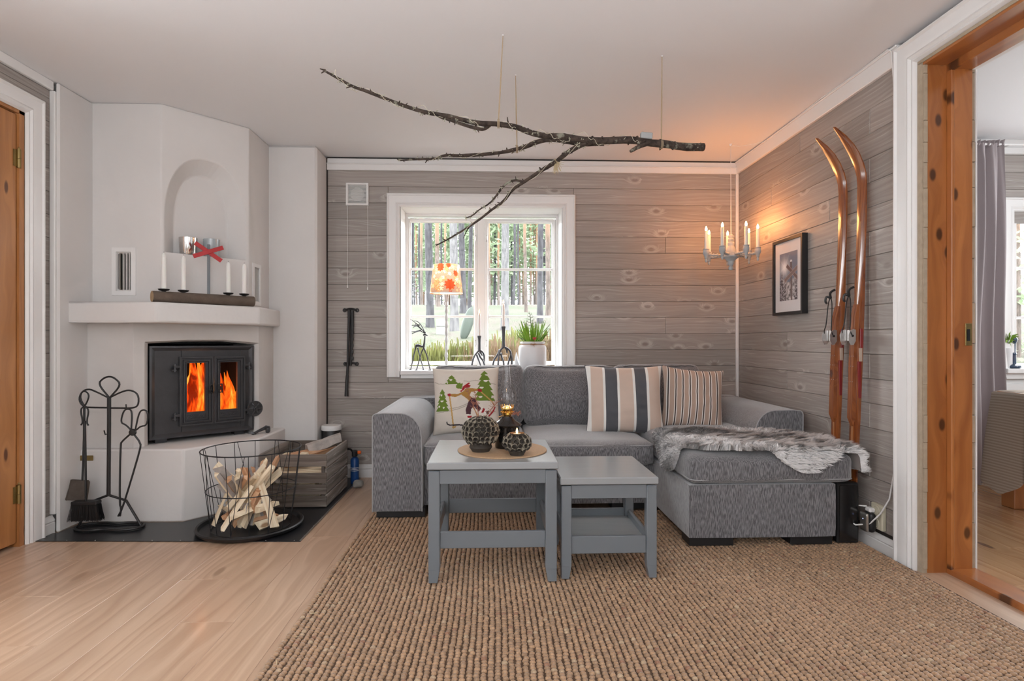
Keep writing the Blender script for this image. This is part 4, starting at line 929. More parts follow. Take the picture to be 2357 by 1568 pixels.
# ------------------------------------------------------------------ sofa
def fabric(name, dark, light, K=430, dirn='z'):
    m, n, l, p = newmat(name); g = G(n, l); s3 = g.sep(g.coord())
    nz = g.noise(g.comb(g.math('MULTIPLY', s3[0], K), g.math('MULTIPLY', s3[1], K), g.math('MULTIPLY', s3[2], K*.09)), 1, 0, .5)
    n2 = g.noise(g.comb(g.math('MULTIPLY', s3[0], K*.9), g.math('MULTIPLY', s3[1], K*.9), g.math('MULTIPLY', s3[2], K*.8)), 1, 1, .5)
    f = g.math('ADD', g.smooth(nz, .36, .66, .1, .9), g.smooth(n2, .45, .65, -.08, .08))
    l.new(g.mix(f, dark, light), p.inputs['Base Color']); p.inputs['Roughness'].default_value = .95; p.inputs['Sheen Weight'].default_value = .6; p.inputs['Sheen Roughness'].default_value = .5
    l.new(g.bump(f, .35, .0015), p.inputs['Normal']); return m
M['sofa'] = fabric('grey chenille', (.085, .083, .090), (.265, .262, .272)); M['seam'] = simple('dark seam', (.09, .09, .095), .9); M['seaml'] = simple('pale piping', (.38, .38, .39), .9)
so = thing('corner_sofa', 'grey chenille corner sofa with chaise under the window wall', 'sofa', (.55, 3.7, .018))
b = B(); b.rbox((.28, 3.70, .18), (1.335, .93, .23), .012, 3); b.build('seat_base', M['sofa'], so)
b = B(); b.rbox((.57, 4.095, .335), (2.42, .19, .55), .03, 6); b.build('back_rail', M['sofa'], so)
def arm(x0, x1, y0, y1, out):
    # x0 outer, x1 inner
    w_ = abs(x1-x0); s_ = 1 if x1 > x0 else -1; pr = [(0, .055), (0, .575), (.004, .588), (.015, .596), (.06, .600), (w_-.12, .598)]
    for k in range(1, 8): a = k*math.pi/14; pr.append((w_-.12+.115*math.sin(a), .598-.13*(1-math.cos(a))))
    pr += [(w_-.003, .40), (w_, .30), (w_, .055)]
    b = B(); mm = Matrix(((s_, 0, 0, x0), (0, 0, 1, 0), (0, 1, 0, 0), (0, 0, 0, 1)))
    b.prism(pr, y0, y1, mm); o = b.build('armrest', M['sofa'], so); bevel(o, .006, 2)
    b = B(); b.tube([mm @ Vector((a, z, y0+.001)) for a, z in pr], .0032, 6); b.build('piping', M['seaml'], o)
arm(-.658, -.385, 3.165, 4.15, -1); arm(1.80, 1.515, 3.225, 4.15, 1)
b = B(); b.rbox((1.295, 3.38, .187), (.72, 1.42, .26), .012, 4); b.build('chaise_base', M['sofa'], so)
def cushion(name, c, size, r_, puff, n_=14, fn=None, rot=None, mat='sofa', sd=1):
    rs_ = random.Random(sd)
    o1, o2 = rs_.uniform(0, 50), rs_.uniform(0, 50)
    def F(q, p):
        if fn: q = fn(q, p)
        return q+Vector((mnoise.noise(Vector((q.x*9+o1, q.y*9, q.z*9))), mnoise.noise(Vector((q.x*9, q.y*9+o2, q.z*9))), mnoise.noise(Vector((q.x*9, q.y*9, q.z*9+o1)))))*.006
    b = B(); b.rbox(c, size, r_, n_, puff, rot, F); o = b.build(name, M[mat], so, sharp=0)
    for f in o.data.polygons: f.use_smooth = True
    return o
def edge_loop(o, c, size, r_, z, puff=0, mat='seaml', rr=.0028, axis='z', cs=12):
    b = B(); pts = []; hx, hy = size[0]/2, size[1]/2; k = r_
    for (sx, sy, a0) in ((1, 1, 0), (-1, 1, 90), (-1, -1, 180), (1, -1, 270)):
        for j in range(5):
            a = R(a0+j*22.5); pts.append(Vector((c[0]+sx*(hx-k)+k*math.cos(a), c[1]+sy*(hy-k)+k*math.sin(a), c[2]+z)))
    b.tube(pts, rr, 6, closed=True); return b
for i, (x0, x1) in enumerate(((-.383, .205), (.209, .925))):
    c = ((x0+x1)/2, 3.60, .357); o = cushion('seat_cushion', c, (x1-x0, .84, .135), .035, (0, .012, .022), sd=i)
    b = edge_loop(o, c, (x1-x0-.008, .832, 0), .03, .052); b.build('piping', M['seaml'], o)
c = (1.343, 3.27, .385); o = cushion('chaise_cushion', c, (.80, 1.21, .145), .04, (0, .01, .02), sd=5, n_=18)
b = edge_loop(o, c, (.80-.004, 1.21-.004, 0), .035, -.048); b.build('piping', M['seaml'], o)
for i, (xc, w_, tz) in enumerate(((-.085, .60, .0), (.525, .615, -.01), (1.135, .60, -.005))):
    tilt = R(-9); rt_ = rotm(tilt, 0, R((2, -1, 3)[i]))
    c = (xc, 3.90, .63+tz)
    def fn(q, p):  # soft sagging top edge with pulled corners
        q.z += -.02*(1-p[0]**2)*max(0, p[2])**2*(1.0 if i == 0 else .3) + .012*abs(p[0])**3*max(0, p[2]); return q
    o = cushion('back_cushion', c, (w_, .20, .40), .055, (.0, .05, .02), fn=fn, rot=rt_, sd=10+i, n_=16)
    for yy in (-.082, .075):
        b = B(); pts = []
        for j in range(25):
            t = -1+2*j/24; pts.append(Vector(c)+rt_ @ Vector((t*(w_/2-.02), yy, .196-(.04*abs(t)**8)-.02*(1-t*t)*(1.0 if i == 0 else .3)+.012*abs(t)**3+.002*math.sin(j*2.1))))
        b.tube(pts, .0028, 6); b.build('seam', M['seam'], o)
for (x0, x1, y0, y1) in ((-.64, -.37, 3.185, 3.26), (.70, .93, 3.30, 3.40), (.945, 1.16, 2.69, 2.80), (1.44, 1.645, 2.69, 2.80), (-.64, -.5, 4.0, 4.1), (1.6, 1.75, 4.0, 4.1), (.1, .3, 3.30, 3.38)):
    b = B(); b.box(x0, x1, y0, y1, .018, .07, .002); b.build('foot', M['black'], so)

# ------------------------------------------------------------------ throw pillows
def pillow_surf(w_, h_, t_, cor=.13, sd=0):
    rs_ = random.Random(sd); o_ = rs_.uniform(0, 90)
    def f(u, v, side):
        uu, vv = 2*u-1, 2*v-1
        ed = (max(0, 1-abs(uu)**2.6)*max(0, 1-abs(vv)**2.6))**.5
        px = uu*w_/2*(1-cor*.8*(1-vv*vv)*abs(uu)**2); pz = vv*h_/2*(1-cor*.8*(1-uu*uu)*abs(vv)**2)
        d = t_/2*ed**.9*(1+.12*mnoise.noise(Vector((uu*2+o_, vv*2, side))))+.006*ed*mnoise.noise(Vector((uu*5+o_, vv*5, side+3)))
        pz -= .02*(1-abs(vv))*0
        return Vector((px, side*d, pz))
    return f
def pillow(name, label, w_, h_, t_, loc, rot, front, back, colorfn=None, N=60, sd=0, cor=.13, edge=None):
    f = pillow_surf(w_, h_, t_, cor, sd); b = B(); b.grid(lambda u, v: f(u, v, -1), N, N); nf = len(b.f); b.cur = 1; b.grid(lambda u, v: f(u, v, 1), N, N)
    Mx = Matrix.Translation(loc) @ __import__('mathutils').Euler(rot).to_matrix().to_4x4()
    cols = None
    if colorfn:
        cols = [colorfn(i/(N-1), j/(N-1))+(1,) for i in range(N) for j in range(N)]; cols = cols+cols
    o = b.build(name, [front, back], None, sharp=0, recalc=True, colors=cols)
    off = o.location.copy()
    for f_ in o.data.polygons: f_.use_smooth = True
    for v_ in o.data.vertices: v_.co += off
    o.matrix_world = Mx; W[o.name] = Mx.copy(); tag(o, label, 'pillow')
    if edge:
        pts = []
        for k in range(40): pts.append(f(k/40, 0, -1))
        for k in range(40): pts.append(f(1, k/40, -1))
        for k in range(40): pts.append(f(1-k/40, 1, -1))
        for k in range(40): pts.append(f(0, 1-k/40, -1))
        bb = B(); bb.tube(pts, .003, 6, closed=True); bb.build('edge_piping', edge, o, local=True)
    return o, f
def stripes(name, stops, period=None, fine=0, w_=.45):
    m, n, l, p = newmat(name); g = G(n, l); s3 = g.sep(g.coord()); u = g.lin(s3[0], -w_/2, w_/2)
    if period: u = g.math('FRACT', g.math('MULTIPLY', u, period))
    rp = n.new('ShaderNodeValToRGB'); rp.color_ramp.interpolation = 'CONSTANT'; l.new(u, rp.inputs[0]); e = rp.color_ramp.elements
    e[0].position = 0; e[0].color = stops[0][1]+(1,); e[1].position = stops[1][0]; e[1].color = stops[1][1]+(1,)
    for ps, c_ in stops[2:]: q = e.new(ps); q.color = c_+(1,)
    col = rp.outputs[0]
    if fine:
        fr_ = g.math('FRACT', g.math('MULTIPLY', s3[0], fine)); col = g.mix(g.math('MULTIPLY', g.smooth(fr_, .55, .75), .35), col, (.30, .19, .13))
    wv = g.noise(g.coord(), 420, 2, .6); col = g.mix(g.math('MULTIPLY', wv, .22), col, (.9, .88, .85), 'MULTIPLY')
    l.new(col, p.inputs['Base Color']); p.inputs['Roughness'].default_value = .9; p.inputs['Sheen Weight'].default_value = .2
    l.new(g.bump(g.noise(g.coord(), 300, 2), .25, .001), p.inputs['Normal']); return m
BE, DK, WH, BK, BR = (.60, .47, .39), (.085, .088, .10), (.78, .77, .74), (.02, .02, .025), (.46, .33, .26)
M['wide'] = stripes('wide striped linen', [(0, WH), (.035, BE), (.195, WH), (.225, DK), (.385, WH), (.415, BE), (.60, WH), (.63, DK), (.785, WH), (.82, BE), (.975, WH)], fine=0)
M['widef'] = M['wide']; M['darkl'] = simple('dark grey linen', (.09, .092, .10), .9, var=.15, vs=40, bump=.2, bs=200)
M['thin'] = stripes('narrow striped cotton', [(0, BR), (.42, BR), (.60, WH), (.70, BR), (.74, BK), (.86, BR), (.90, WH)], period=9.2, w_=.40)
M['cream'] = simple('cream wool cloth', (.66, .60, .53), .95, var=.08, vs=60, bump=.25, bs=150)
pillow('throw_pillow', 'large pillow with wide beige and charcoal stripes, centre right of sofa', .485, .435, .17, (.83, 3.535, .632), (R(-13), R(0), R(-5)), M['wide'], M['darkl'], sd=2, cor=.10, edge=M['darkl'])
pillow('throw_pillow', 'brown pillow with narrow black and white stripes beside the chaise', .40, .40, .15, (1.285, 3.60, .632), (R(-14), R(5), R(-4)), M['thin'], M['darkl'], sd=4, cor=.12)
# skier pillow: appliqued design as vertex colours on a fine grid
def inpoly(x, y, P):
    c = False; n_ = len(P); j = n_-1
    for i in range(n_):
        xi, yi = P[i]; xj, yj = P[j]
        if (yi > y) != (yj > y) and x < (xj-xi)*(y-yi)/(yj-yi)+xi: c = not c
        j = i
    return c
X0p, X1p, Y0p, Y1p = 200, 1150, 230, 1110
def Nn(pts): return [((a-X0p)/(X1p-X0p), 1-(c_-Y0p)/(Y1p-Y0p)) for a, c_ in pts]
GR, RD, TAN, PL, GD, DB = (.13, .20, .025), (.33, .012, .02), (.38, .20, .05), (.075, .03, .038), (.52, .31, .10), (.03, .02, .025)
WHT = (.72, .68, .62)
SH = []
def tree(cx, top, bot, w_, lv=5):
    P = [(cx, top)]
    for s_ in (1, -1):
        Q = []
        for k in range(lv):
            t0, t1 = (k+.55)/lv, (k+1)/lv; Q += [(cx+s_*w_*(.25+.75*t1), top+(bot-top)*t1), (cx+s_*w_*(.12+.60*t1), top+(bot-top)*(t1+.01))]
        P = P+Q if s_ == 1 else P+Q[::-1]
    return P
SH.append((tree(935, 275, 690, 165, 6), GR)); SH.append((tree(330, 525, 810, 105, 5), GR)); SH.append((tree(470, 335, 462, 100, 3), GR))
for q in ((920, 420, 985, 445), (860, 515, 920, 535), (840, 640, 900, 650), (1030, 645, 1060, 655), (300, 600, 330, 615), (300, 680, 350, 690), (335, 760, 365, 780), (265, 740, 295, 765), (440, 400, 480, 415), (940, 340, 1000, 350), (400, 440, 420, 455)):
    cx_, cy_ = (q[0]+q[2])/2, (q[1]+q[3])/2; SH.append(([(cx_+(q[2]-q[0])/2*math.cos(a), cy_+12*math.sin(a)-8*math.cos(a)**2) for a in [k*.52 for k in range(12)]], WHT))
def line(P, w_):
    Q = []; R_ = []
    for i, (x_, y_) in enumerate(P):
        a, c_ = P[max(i-1, 0)], P[min(i+1, len(P)-1)]; dx, dy = c_[0]-a[0], c_[1]-a[1]; L2 = math.hypot(dx, dy) or 1; Q.append((x_-dy/L2*w_, y_+dx/L2*w_)); R_.append((x_+dy/L2*w_, y_-dx/L2*w_))
    return Q+R_[::-1]
SN = (.42, .37, .31)
SH.insert(0, (line([(215, 425), (280, 455), (370, 462), (480, 460)], 5), SN)); SH.insert(0, (line([(640, 425), (720, 435), (800, 420), (900, 440), (1000, 460), (1110, 475)], 5), SN))
SH.insert(0, (line([(240, 830), (430, 815), (560, 790), (700, 740)], 5), SN)); SH.insert(0, (line([(430, 790), (560, 770), (690, 725)], 5), SN)); SH.insert(0, (line([(770, 690), (900, 685), (1100, 700)], 5), SN))
SH += [(line([(435, 610), (465, 820), (490, 1045)], 10), GD), ([(465, 1020), (525, 1015), (520, 1035), (470, 1040)], GD), (line([(870, 570), (970, 650), (1050, 710), (1080, 760)], 8), GD), (line([(700, 690), (760, 770), (840, 900)], 7), GD),
  ([(430, 592), (560, 600), (640, 560), (660, 530), (750, 525), (850, 540), (850, 565), (740, 575), (720, 620), (760, 660), (710, 690), (650, 640), (600, 610), (520, 640), (435, 622)], TAN),
  ([(740, 655), (790, 655), (830, 740), (885, 800), (840, 835), (770, 760), (735, 800), (730, 865), (665, 860), (660, 800), (700, 700)], PL),
  ([(885, 775), (975, 825), (950, 860), (845, 835)], WHT), ([(905, 785), (935, 800), (905, 850), (875, 845)], RD), ([(672, 865), (738, 865), (742, 950), (700, 955)], WHT), ([(680, 885), (742, 885), (742, 915), (685, 912)], RD),
  ([(945, 830), (990, 820), (985, 865), (950, 865)], DB), (line([(395, 950), (400, 980), (440, 998), (560, 1000), (680, 1018), (720, 1005)], 9), DB), (line([(900, 960), (1000, 880), (1060, 820), (1090, 770)], 11), RD), ([(665, 1010), (700, 955), (740, 960), (735, 1000)], DB),
  ([(408, 590), (450, 588), (455, 618), (425, 628), (405, 610)], RD), ([(835, 535), (890, 545), (890, 575), (850, 580), (830, 560)], RD),
  ([(540, 520), (590, 528), (615, 540), (600, 570), (560, 565), (545, 545)], (.72, .60, .50)), ([(530, 490), (560, 455), (590, 445), (600, 465), (625, 455), (625, 480), (610, 520), (615, 535), (560, 530), (535, 520)], GR),
  ([(585, 565), (610, 545), (625, 505), (660, 480), (715, 445), (725, 465), (700, 480), (735, 490), (720, 520), (665, 520), (630, 555), (600, 575)], RD)]
SHN = []
for P, c_ in SH:
    Q = Nn(P); xs = [q[0] for q in Q]; ys_ = [q[1] for q in Q]; SHN.append((Q, c_, min(xs), max(xs), min(ys_), max(ys_)))
def skicol(u, v):
    c = (.66, .60, .53)
    for Q, cc, a, b_, c2, d2 in SHN:
        if a <= u <= b_ and c2 <= v <= d2 and inpoly(u, v, Q): c = cc
    return c
m, n, l, p = newmat('applique cloth'); g = G(n, l); l.new(g.attr(), p.inputs['Base Color']); p.inputs['Roughness'].default_value = .95; l.new(g.bump(g.noise(g.coord(), 250, 2), .25, .001), p.inputs['Normal']); M['appl'] = m
pillow('throw_pillow', 'cream pillow with an appliqued skier and fir trees at sofa left', .415, .415, .16, (-.155, 3.52, .63), (R(-13), R(-1), R(3)), M['appl'], M['cream'], colorfn=skicol, N=190, sd=6, cor=.08)
# ------------------------------------------------------------------ sheepskin
SK = [(.93, 3.24), (1.15, 3.27), (1.40, 3.25), (1.60, 3.12), (1.74, 2.98), (1.83, 2.90), (1.87, 2.78), (1.86, 2.66), (1.80, 2.625), (1.74, 2.65), (1.66, 2.655), (1.60, 2.62), (1.53, 2.575), (1.46, 2.565), (1.38, 2.61), (1.32, 2.665), (1.2, 2.665), (1.08, 2.685), (.99, 2.72), (.94, 2.78), (.88, 2.82), (.81, 2.88), (.79, 2.96), (.82, 3.06), (.87, 3.16)]
def skin(x, y, lift=0):
    zt = .476
    ex = 0; X_, Y_, Z_ = x, y, zt+.012*mnoise.noise(Vector((x*6, y*6, 0)))
    nx = Vector((0, 0, 1))
    if y < 2.675: o_ = 2.675-y; a = min(1, o_/.03); Y_ = 2.675-.018*math.sin(a*1.57); Z_ = zt-.018*(1-math.cos(a*1.57))-max(0, o_-.03); nx = Vector((0, -math.sin(a*1.57), math.cos(a*1.57)+.05))
    if x > 1.735: o_ = x-1.735; a = min(1, o_/.04); X_ = 1.735+.025*math.sin(a*1.57)+.12*max(0, o_-.04); Z_ -= .02*(1-math.cos(a*1.57))+max(0, o_-.04)*.95; nx = Vector((math.sin(a*1.57)*.6, nx.y, .5))
    if x < .955: o_ = .955-x; a = min(1, o_/.03); X_ = .955-.018*math.sin(a*1.57); Z_ -= .018*(1-math.cos(a*1.57))+max(0, o_-.03); nx = Vector((-math.sin(a*1.57), nx.y, math.cos(a*1.57)+.05))
    return Vector((X_, Y_, Z_)), nx.normalized()
rs = random.Random(2)
vs, fs, cols = [], [], []
gx = [(.76+.02*i) for i in range(58)]; gy = [2.55+.02*j for j in range(38)]
b = B(); idx = {}
for i, x in enumerate(gx):
    for j, y in enumerate(gy):
        if inpoly(x, y, SK): idx[(i, j)] = len(b.v); b.v.append(skin(x, y)[0])
for (i, j), k in idx.items():
    if (i+1, j) in idx and (i, j+1) in idx and (i+1, j+1) in idx: b.f.append((k, idx[(i+1, j)], idx[(i+1, j+1)], idx[(i, j+1)])); b.mi.append(0)
M['hide'] = simple('sheepskin hide', (.42, .38, .36), .95)
hide = b.build('sheepskin', M['hide'], recalc=False, sharp=80); tag(hide, 'grey and white long-haired sheepskin draped over the chaise', 'sheepskin')
hv, hf, hc = [], [], []
tries = 0
while len(hf) < 46000*3 and tries < 400000:
    tries += 1
    x, y = rs.uniform(.77, 1.88), rs.uniform(2.56, 3.28)
    if not inpoly(x, y, SK): continue
    p, n_ = skin(x, y)
    gc_ = (round(x/.026+.3*math.sin(y*70)), round(y/.026)); cx0, cy0 = gc_[0]*.026, gc_[1]*.026; crn = random.Random(gc_[0]*977+gc_[1]*131)
    fl = mnoise.noise(Vector((x*4, y*4, 3)))*3.5+crn.uniform(-.7, .7); cl = mnoise.noise(Vector((x*22, y*22, 7)))
    d = Vector((math.cos(fl)*.75+cl*.5, -.35+math.sin(fl)*.55, 0)); d = d-n_*d.dot(n_)
    L_ = rs.uniform(.028, .052)*(1+.3*cl)
    dr_ = Vector((0, 0, -.012)) if n_.z < .7 else Vector((0, 0, 0))
    q1 = p+n_*L_*.55+d*L_*.35+dr_*.5; q2 = p+n_*L_*.72+d*L_*(.95+.2*rs.random())+dr_*1.5+Vector((rs.gauss(0, .002), rs.gauss(0, .002), rs.gauss(0, .0015)))
    tp0, _n = skin(cx0, cy0); tip_ = tp0+n_*L_*.7+d*.040; q2 = q2.lerp(tip_, .45)
    for q in (q1, q2): q.x = min(q.x, 1.843)
    w_ = n_.cross(d); w_ = w_.normalized()*.0012 if w_.length > 1e-5 else Vector((.0009, 0, 0))
    k = len(hv); hv += [p-w_, p+w_, q1-w_, q1+w_, q2]; hf += [(k, k+1, k+3, k+2), (k+2, k+3, k+4)]
    dark = mnoise.noise(Vector((x*3.2+4, y*5.5, 1)))+.5*mnoise.noise(Vector((x*14, y*14, 2)))+(.42 if y > 2.85 else -.05)*1.0
    tipd = rs.random() < max(.08, min(.62, .20+.5*dark))
    c0 = (.80, .79, .79, 1) if rs.random() < .8 else (.62, .57, .54, 1)
    c2 = (.045, .048, .06, 1) if tipd else (.86, .85, .85, 1); c1 = tuple(a*.55+b_*.45 for a, b_ in zip(c0, c2)) if tipd else (.80, .78, .77, 1)
    hc += [c0, c0, c1, c1, c2]
b = B(); b.v = hv; b.f = hf; b.mi = [0]*len(hf)
m, n, l, p = newmat('sheep wool'); g = G(n, l); l.new(g.attr(), p.inputs['Base Color']); p.inputs['Roughness'].default_value = .7; M['wool'] = m
b.build('wool_hair', M['wool'], hide, recalc=False, sharp=0, kind='stuff', colors=hc)

# ------------------------------------------------------------------ nest of two tables
def table(name, label, x0, x1, y0, y1, zt, shelf=False, lw=.042, zb=.018, side_low=(.14, .205)):
    t = thing(name, label, 'table', ((x0+x1)/2, (y0+y1)/2, zb))
    b = B(); b.box(x0, x1, y0, y1, zt-.030, zt, .004); b.build('table_top', M['grept'], t)
    e = .006
    for lx_ in (x0+e, x1-e-lw):
        for ly in (y0+e, y1-e-lw):
            b = B(); c = ((lx_*2+lw)/2, (ly*2+lw)/2); b.box(lx_, lx_+lw, ly, ly+lw, zb+.05, zt-.035, .003)
            s_ = -1 if lx_ < (x0+x1)/2 else 1; o_ = 0.009
            vs = []
            for zz, sh_ in ((zb+.052, 0), (zb+.002, o_)):
                xa, xb = (lx_, lx_+lw-sh_) if s_ < 0 else (lx_+sh_, lx_+lw)
                vs += [Vector((xa+.001, ly+.001, zz)), Vector((xb-.001, ly+.001, zz)), Vector((xb-.001, ly+lw-.001, zz)), Vector((xa+.001, ly+lw-.001, zz))]
            b.add(vs, [(0, 1, 2, 3), (7, 6, 5, 4), (0, 4, 5, 1), (1, 5, 6, 2), (2, 6, 7, 3), (3, 7, 4, 0)]); b.build('leg', M['greyp'], t)
    a0, a1 = x0+e+lw, x1-e-lw; c0, c1 = y0+e+lw, y1-e-lw
    for yy in (y0+e+.004, y1-e-.024): b = B(); b.box(a0, a1, yy, yy+.020, zt-.088, zt-.033, .001); b.build('apron', M['greyp'], t)
    for xx in (x0+e+.004, x1-e-.024): b = B(); b.box(xx, xx+.020, c0, c1, zt-.088, zt-.033, .001); b.build('apron', M['greyp'], t)
    zl0, zl1 = side_low
    for yy in (y0+e+.012, y1-e-.030): b = B(); b.box(a0, a1, yy, yy+.018, zl0, zl1, .002); b.build('stretcher', M['greyp'], t)
    for xx in (x0+e+.012, x1-e-.030): b = B(); b.box(xx, xx+.018, c0, c1, zl0, zl1, .006); b.build('stretcher', M['greyp'], t)
    if shelf: b = B(); b.box(a0-.018, a1+.018, c0-.018, c1+.018, zl1-.045, zl1-.033, .001); b.build('shelf', M['grept'], t)
    return t
m, n, l, p = newmat('grey table top'); g = G(n, l); s3 = g.sep(g.coord())
nz = g.noise(g.comb(g.math('MULTIPLY', s3[0], 5), g.math('MULTIPLY', s3[1], 120), 0.0), 1, 3); l.new(g.mix(nz, (.27, .28, .288), (.33, .34, .347)), p.inputs['Base Color']); p.inputs['Roughness'].default_value = .25; l.new(g.bump(nz, .12, .0008), p.inputs['Normal']); M['grept'] = m
M['greyp2'] = M['greyp']
table('side_table', 'taller grey painted side table holding the candle arrangement', -.262, .272, 2.303, 2.835, .508, lw=.046, side_low=(.155, .222))
table('side_table', 'lower grey painted side table with a tray shelf beside the taller one', .19, .690, 2.325, 2.765, .437, shelf=True, side_low=(.128, .195)) if False else table('side_table', 'lower grey painted side table with a tray shelf beside the taller one', .281, .690, 2.325, 2.765, .437, shelf=True, side_low=(.118, .190))

# ------------------------------------------------------------------ on the table
TZ_ = .508
M['cork'] = simple('cork', (.46, .30, .175), .9, var=.25, vs=120, bump=.4, bs=200, bd=.001)
MC = Vector((.048, 2.56, TZ_))
b = B(); b.lathe([(0, 0), (.198, 0), (.2, .002), (.2, .0045), (.198, .006), (0, .006)], MC, 72, cap=False); tag(b.build('cork_mat', M['cork']), 'round cork mat on the taller grey table', 'placemat')
M['clay'] = simple('dark brown clay', (.045, .036, .028), .8, var=.3, vs=30); M['rim'] = simple('beige clay rim', (.30, .265, .205), .75, var=.25, vs=60)
def tubeball(name, label, cat, c, r_, ht, k0, lat, tr_, opening=.3):
    t = thing(name, label, cat, c); zc = c[2]+k0
    b = B(); b.lathe([(0, 0), (r_*.48, 0), (r_*.5, .004), (r_*.62, .018)]+[(r_*.86*math.cos(a), k0+ht*.5*.9*math.sin(a)) for a in [R(q) for q in range(-50, 66, 12)]]+[(r_*opening, k0+ht*.45), (r_*opening*.9, k0+ht*.3), (0, k0+ht*.2)], c, 32, cap=False); b.build('bowl', M['clay'], t)
    rg_ = random.Random(int(r_*1000))
    for li, la in enumerate(lat):
        nn = max(6, int(2*math.pi*r_*math.cos(R(la))/(tr_*2.3)))
        for k in range(nn):
            a = 2*math.pi*(k+.5*(li % 2))/nn+rg_.uniform(-.03, .03); l_ = R(la+rg_.uniform(-2.5, 2.5))
            d = Vector((math.cos(a)*math.cos(l_), math.sin(a)*math.cos(l_), math.sin(l_)*.95)); pos = Vector(c)+Vector((0, 0, k0))+Vector((d.x*r_, d.y*r_, d.z*ht*.5))
            q = (d+Vector((rg_.gauss(0, .12), rg_.gauss(0, .12), rg_.gauss(0, .1)))).normalized().to_track_quat('Z', 'Y').to_matrix(); tr1 = tr_*rg_.uniform(.88, 1.1)
            b = B(); b.lathe([(tr1*.80, -.016), (tr1*.93, -.010), (tr1, 0), (tr1*.95, .0015), (tr1*.86, .0), (tr1*.80, -.012), (0, -.015)], pos, 12, q, cap=False); b.mi = [0]*36+[1]*(len(b.f)-36); b.build('clay_ring', [M['rim'], M['clay']], t)
    return t
tb = tubeball('ring_vase', 'large round dark clay vase covered in rings with dried sprigs', 'vase', (-.048, 2.515, TZ_+.006), .082, .145, .086, (-38, -20, -2, 16, 34, 52, 68), .0106)
M['dried'] = simple('dried reddish sprig', (.30, .12, .08), .9, var=.3, vs=60)
rg = random.Random(4)
for (dx, dz, sx) in ((-.055, .14, -.012), (.058, .07, .016), (-.02, .12, -.008)):
    b = B(); p0 = Vector((-.048+sx, 2.515, TZ_+.15)); p1 = p0+Vector((dx, .01, dz)); b.tube([p0, p0.lerp(p1, .5)+Vector((0, 0, .005)), p1], [.0018, .0015, .001], 5)
    for k in range(34):
        c_ = p0.lerp(p1, rg.uniform(.25, 1)); e_ = c_+Vector((rg.gauss(0, .010), rg.gauss(0, .010), rg.uniform(0, .014))); b.tube([c_, e_], .0006, 4); b.lathe([(0, -.002), (.0018, 0), (0, .002)], e_, 5, cap=False)
    b.build('dried_sprig', M['dried'], tb, kind='stuff')
tc = tubeball('ring_tealight_holder', 'small dark clay ring-covered bowl with a lit tealight', 'candle holder', (.108, 2.425, TZ_+.006), .062, .088, .054, (-36, -10, 16, 42), .0104, opening=.5)
b = B(); b.lathe([(0, .07), (.019, .07), (.019, .088), (0, .087)], (.108, 2.425, TZ_+.006), 20, cap=False); tl_ = b.build('tealight', M['wax']); tag(tl_, 'small lit tealight inside the small ring-covered clay bowl', 'tealight')
b = B(); b.lathe([(0, .090), (.004, .094), (.005, .10), (.002, .112), (0, .116)], (.108, 2.425, TZ_+.006), 10, cap=False); b.build('flame', M['candleflame'], tl_)
for lc, e_ in (((.108, 2.425, TZ_+.112), .5), ):
    L_ = bpy.data.lights.new('tealight_glow', 'POINT'); L_.energy = e_*.5; L_.color = (1, .42, .13); L_.shadow_soft_size = .008; lo = bpy.data.objects.new('tealight_glow', L_); lo.location = lc; COL.objects.link(lo)
# oil lamp
OL = Vector((.071, 2.60, TZ_+.006)); ol = thing('oil_lamp', 'black oil lamp with a tall glass chimney and brass burner', 'oil lamp', OL)
M['blackgloss'] = simple('black enamel', (.008, .008, .009), .16, coat=.5)
b = B(); b.lathe([(0, 0), (.054, 0), (.056, .004), (.058, .10), (.064, .104), (.066, .110), (.062, .114), (.040, .128), (.028, .140), (.024, .150), (0, .15)], OL, 40, cap=False); b.build('reservoir', M['blackgloss'], ol)
M['brassb'] = simple('shiny brass', (.80, .50, .16), .22, metal=1, var=.2, vs=60)
b = B(); b.lathe([(0, .150), (.018, .150), (.020, .156), (.026, .160), (.027, .182), (.030, .186), (.028, .192), (.020, .194), (.010, .20), (0, .20)], OL, 24, cap=False)
for k in range(16):
    a = k*math.pi/8; b.lathe([(0, -.004), (.0045, 0), (0, .004)], OL+Vector((.028*math.cos(a), .028*math.sin(a), .17)), 6, cap=False)
    b.tube([OL+Vector((.027*math.cos(a), .027*math.sin(a), .188)), OL+Vector((.030*math.cos(a), .030*math.sin(a), .204))], .0016, 5)
b.tube([OL+Vector((-.02, -.02, .155)), OL+Vector((-.04, -.035, .150))], .002, 6); b.build('burner', M['brassb'], ol)
b = B()
for k in range(46):
    c_ = OL+Vector((.02+.038*rg.random(), -.015+rg.gauss(0, .006), .158+.01*rg.random())); b.tube([c_, c_+Vector((rg.gauss(0.004, .006), rg.gauss(0, .005), rg.gauss(.004, .006)))], .0009, 4)
b.build('dried_sprig', M['dried'], ol, kind='stuff')
pr = [(.026, .19), (.030, .20), (.038, .212), (.043, .23), (.043, .246), (.038, .27), (.028, .30), (.022, .335), (.019, .37), (.0185, .405)]
b = B(); b.lathe(pr+[(r_-.0014, z) for r_, z in pr[::-1]], OL, 40, cap=False); b.build('glass_chimney', M['lampglass'], ol)
b = B(); b.lathe([(0, .182), (.009, .185), (.010, .189), (.004, .196), (0, .199)], OL, 12, cap=False); b.build('flame', M['candleflame'], ol)
L_ = bpy.data.lights.new('lamp_flame', 'POINT'); L_.energy = .25; L_.color = (1, .45, .15); L_.shadow_soft_size = .006; lo = bpy.data.objects.new('lamp_flame', L_); lo.location = OL+Vector((0, 0, .21)); COL.objects.link(lo)

ol.scale = (1, 1, .95)

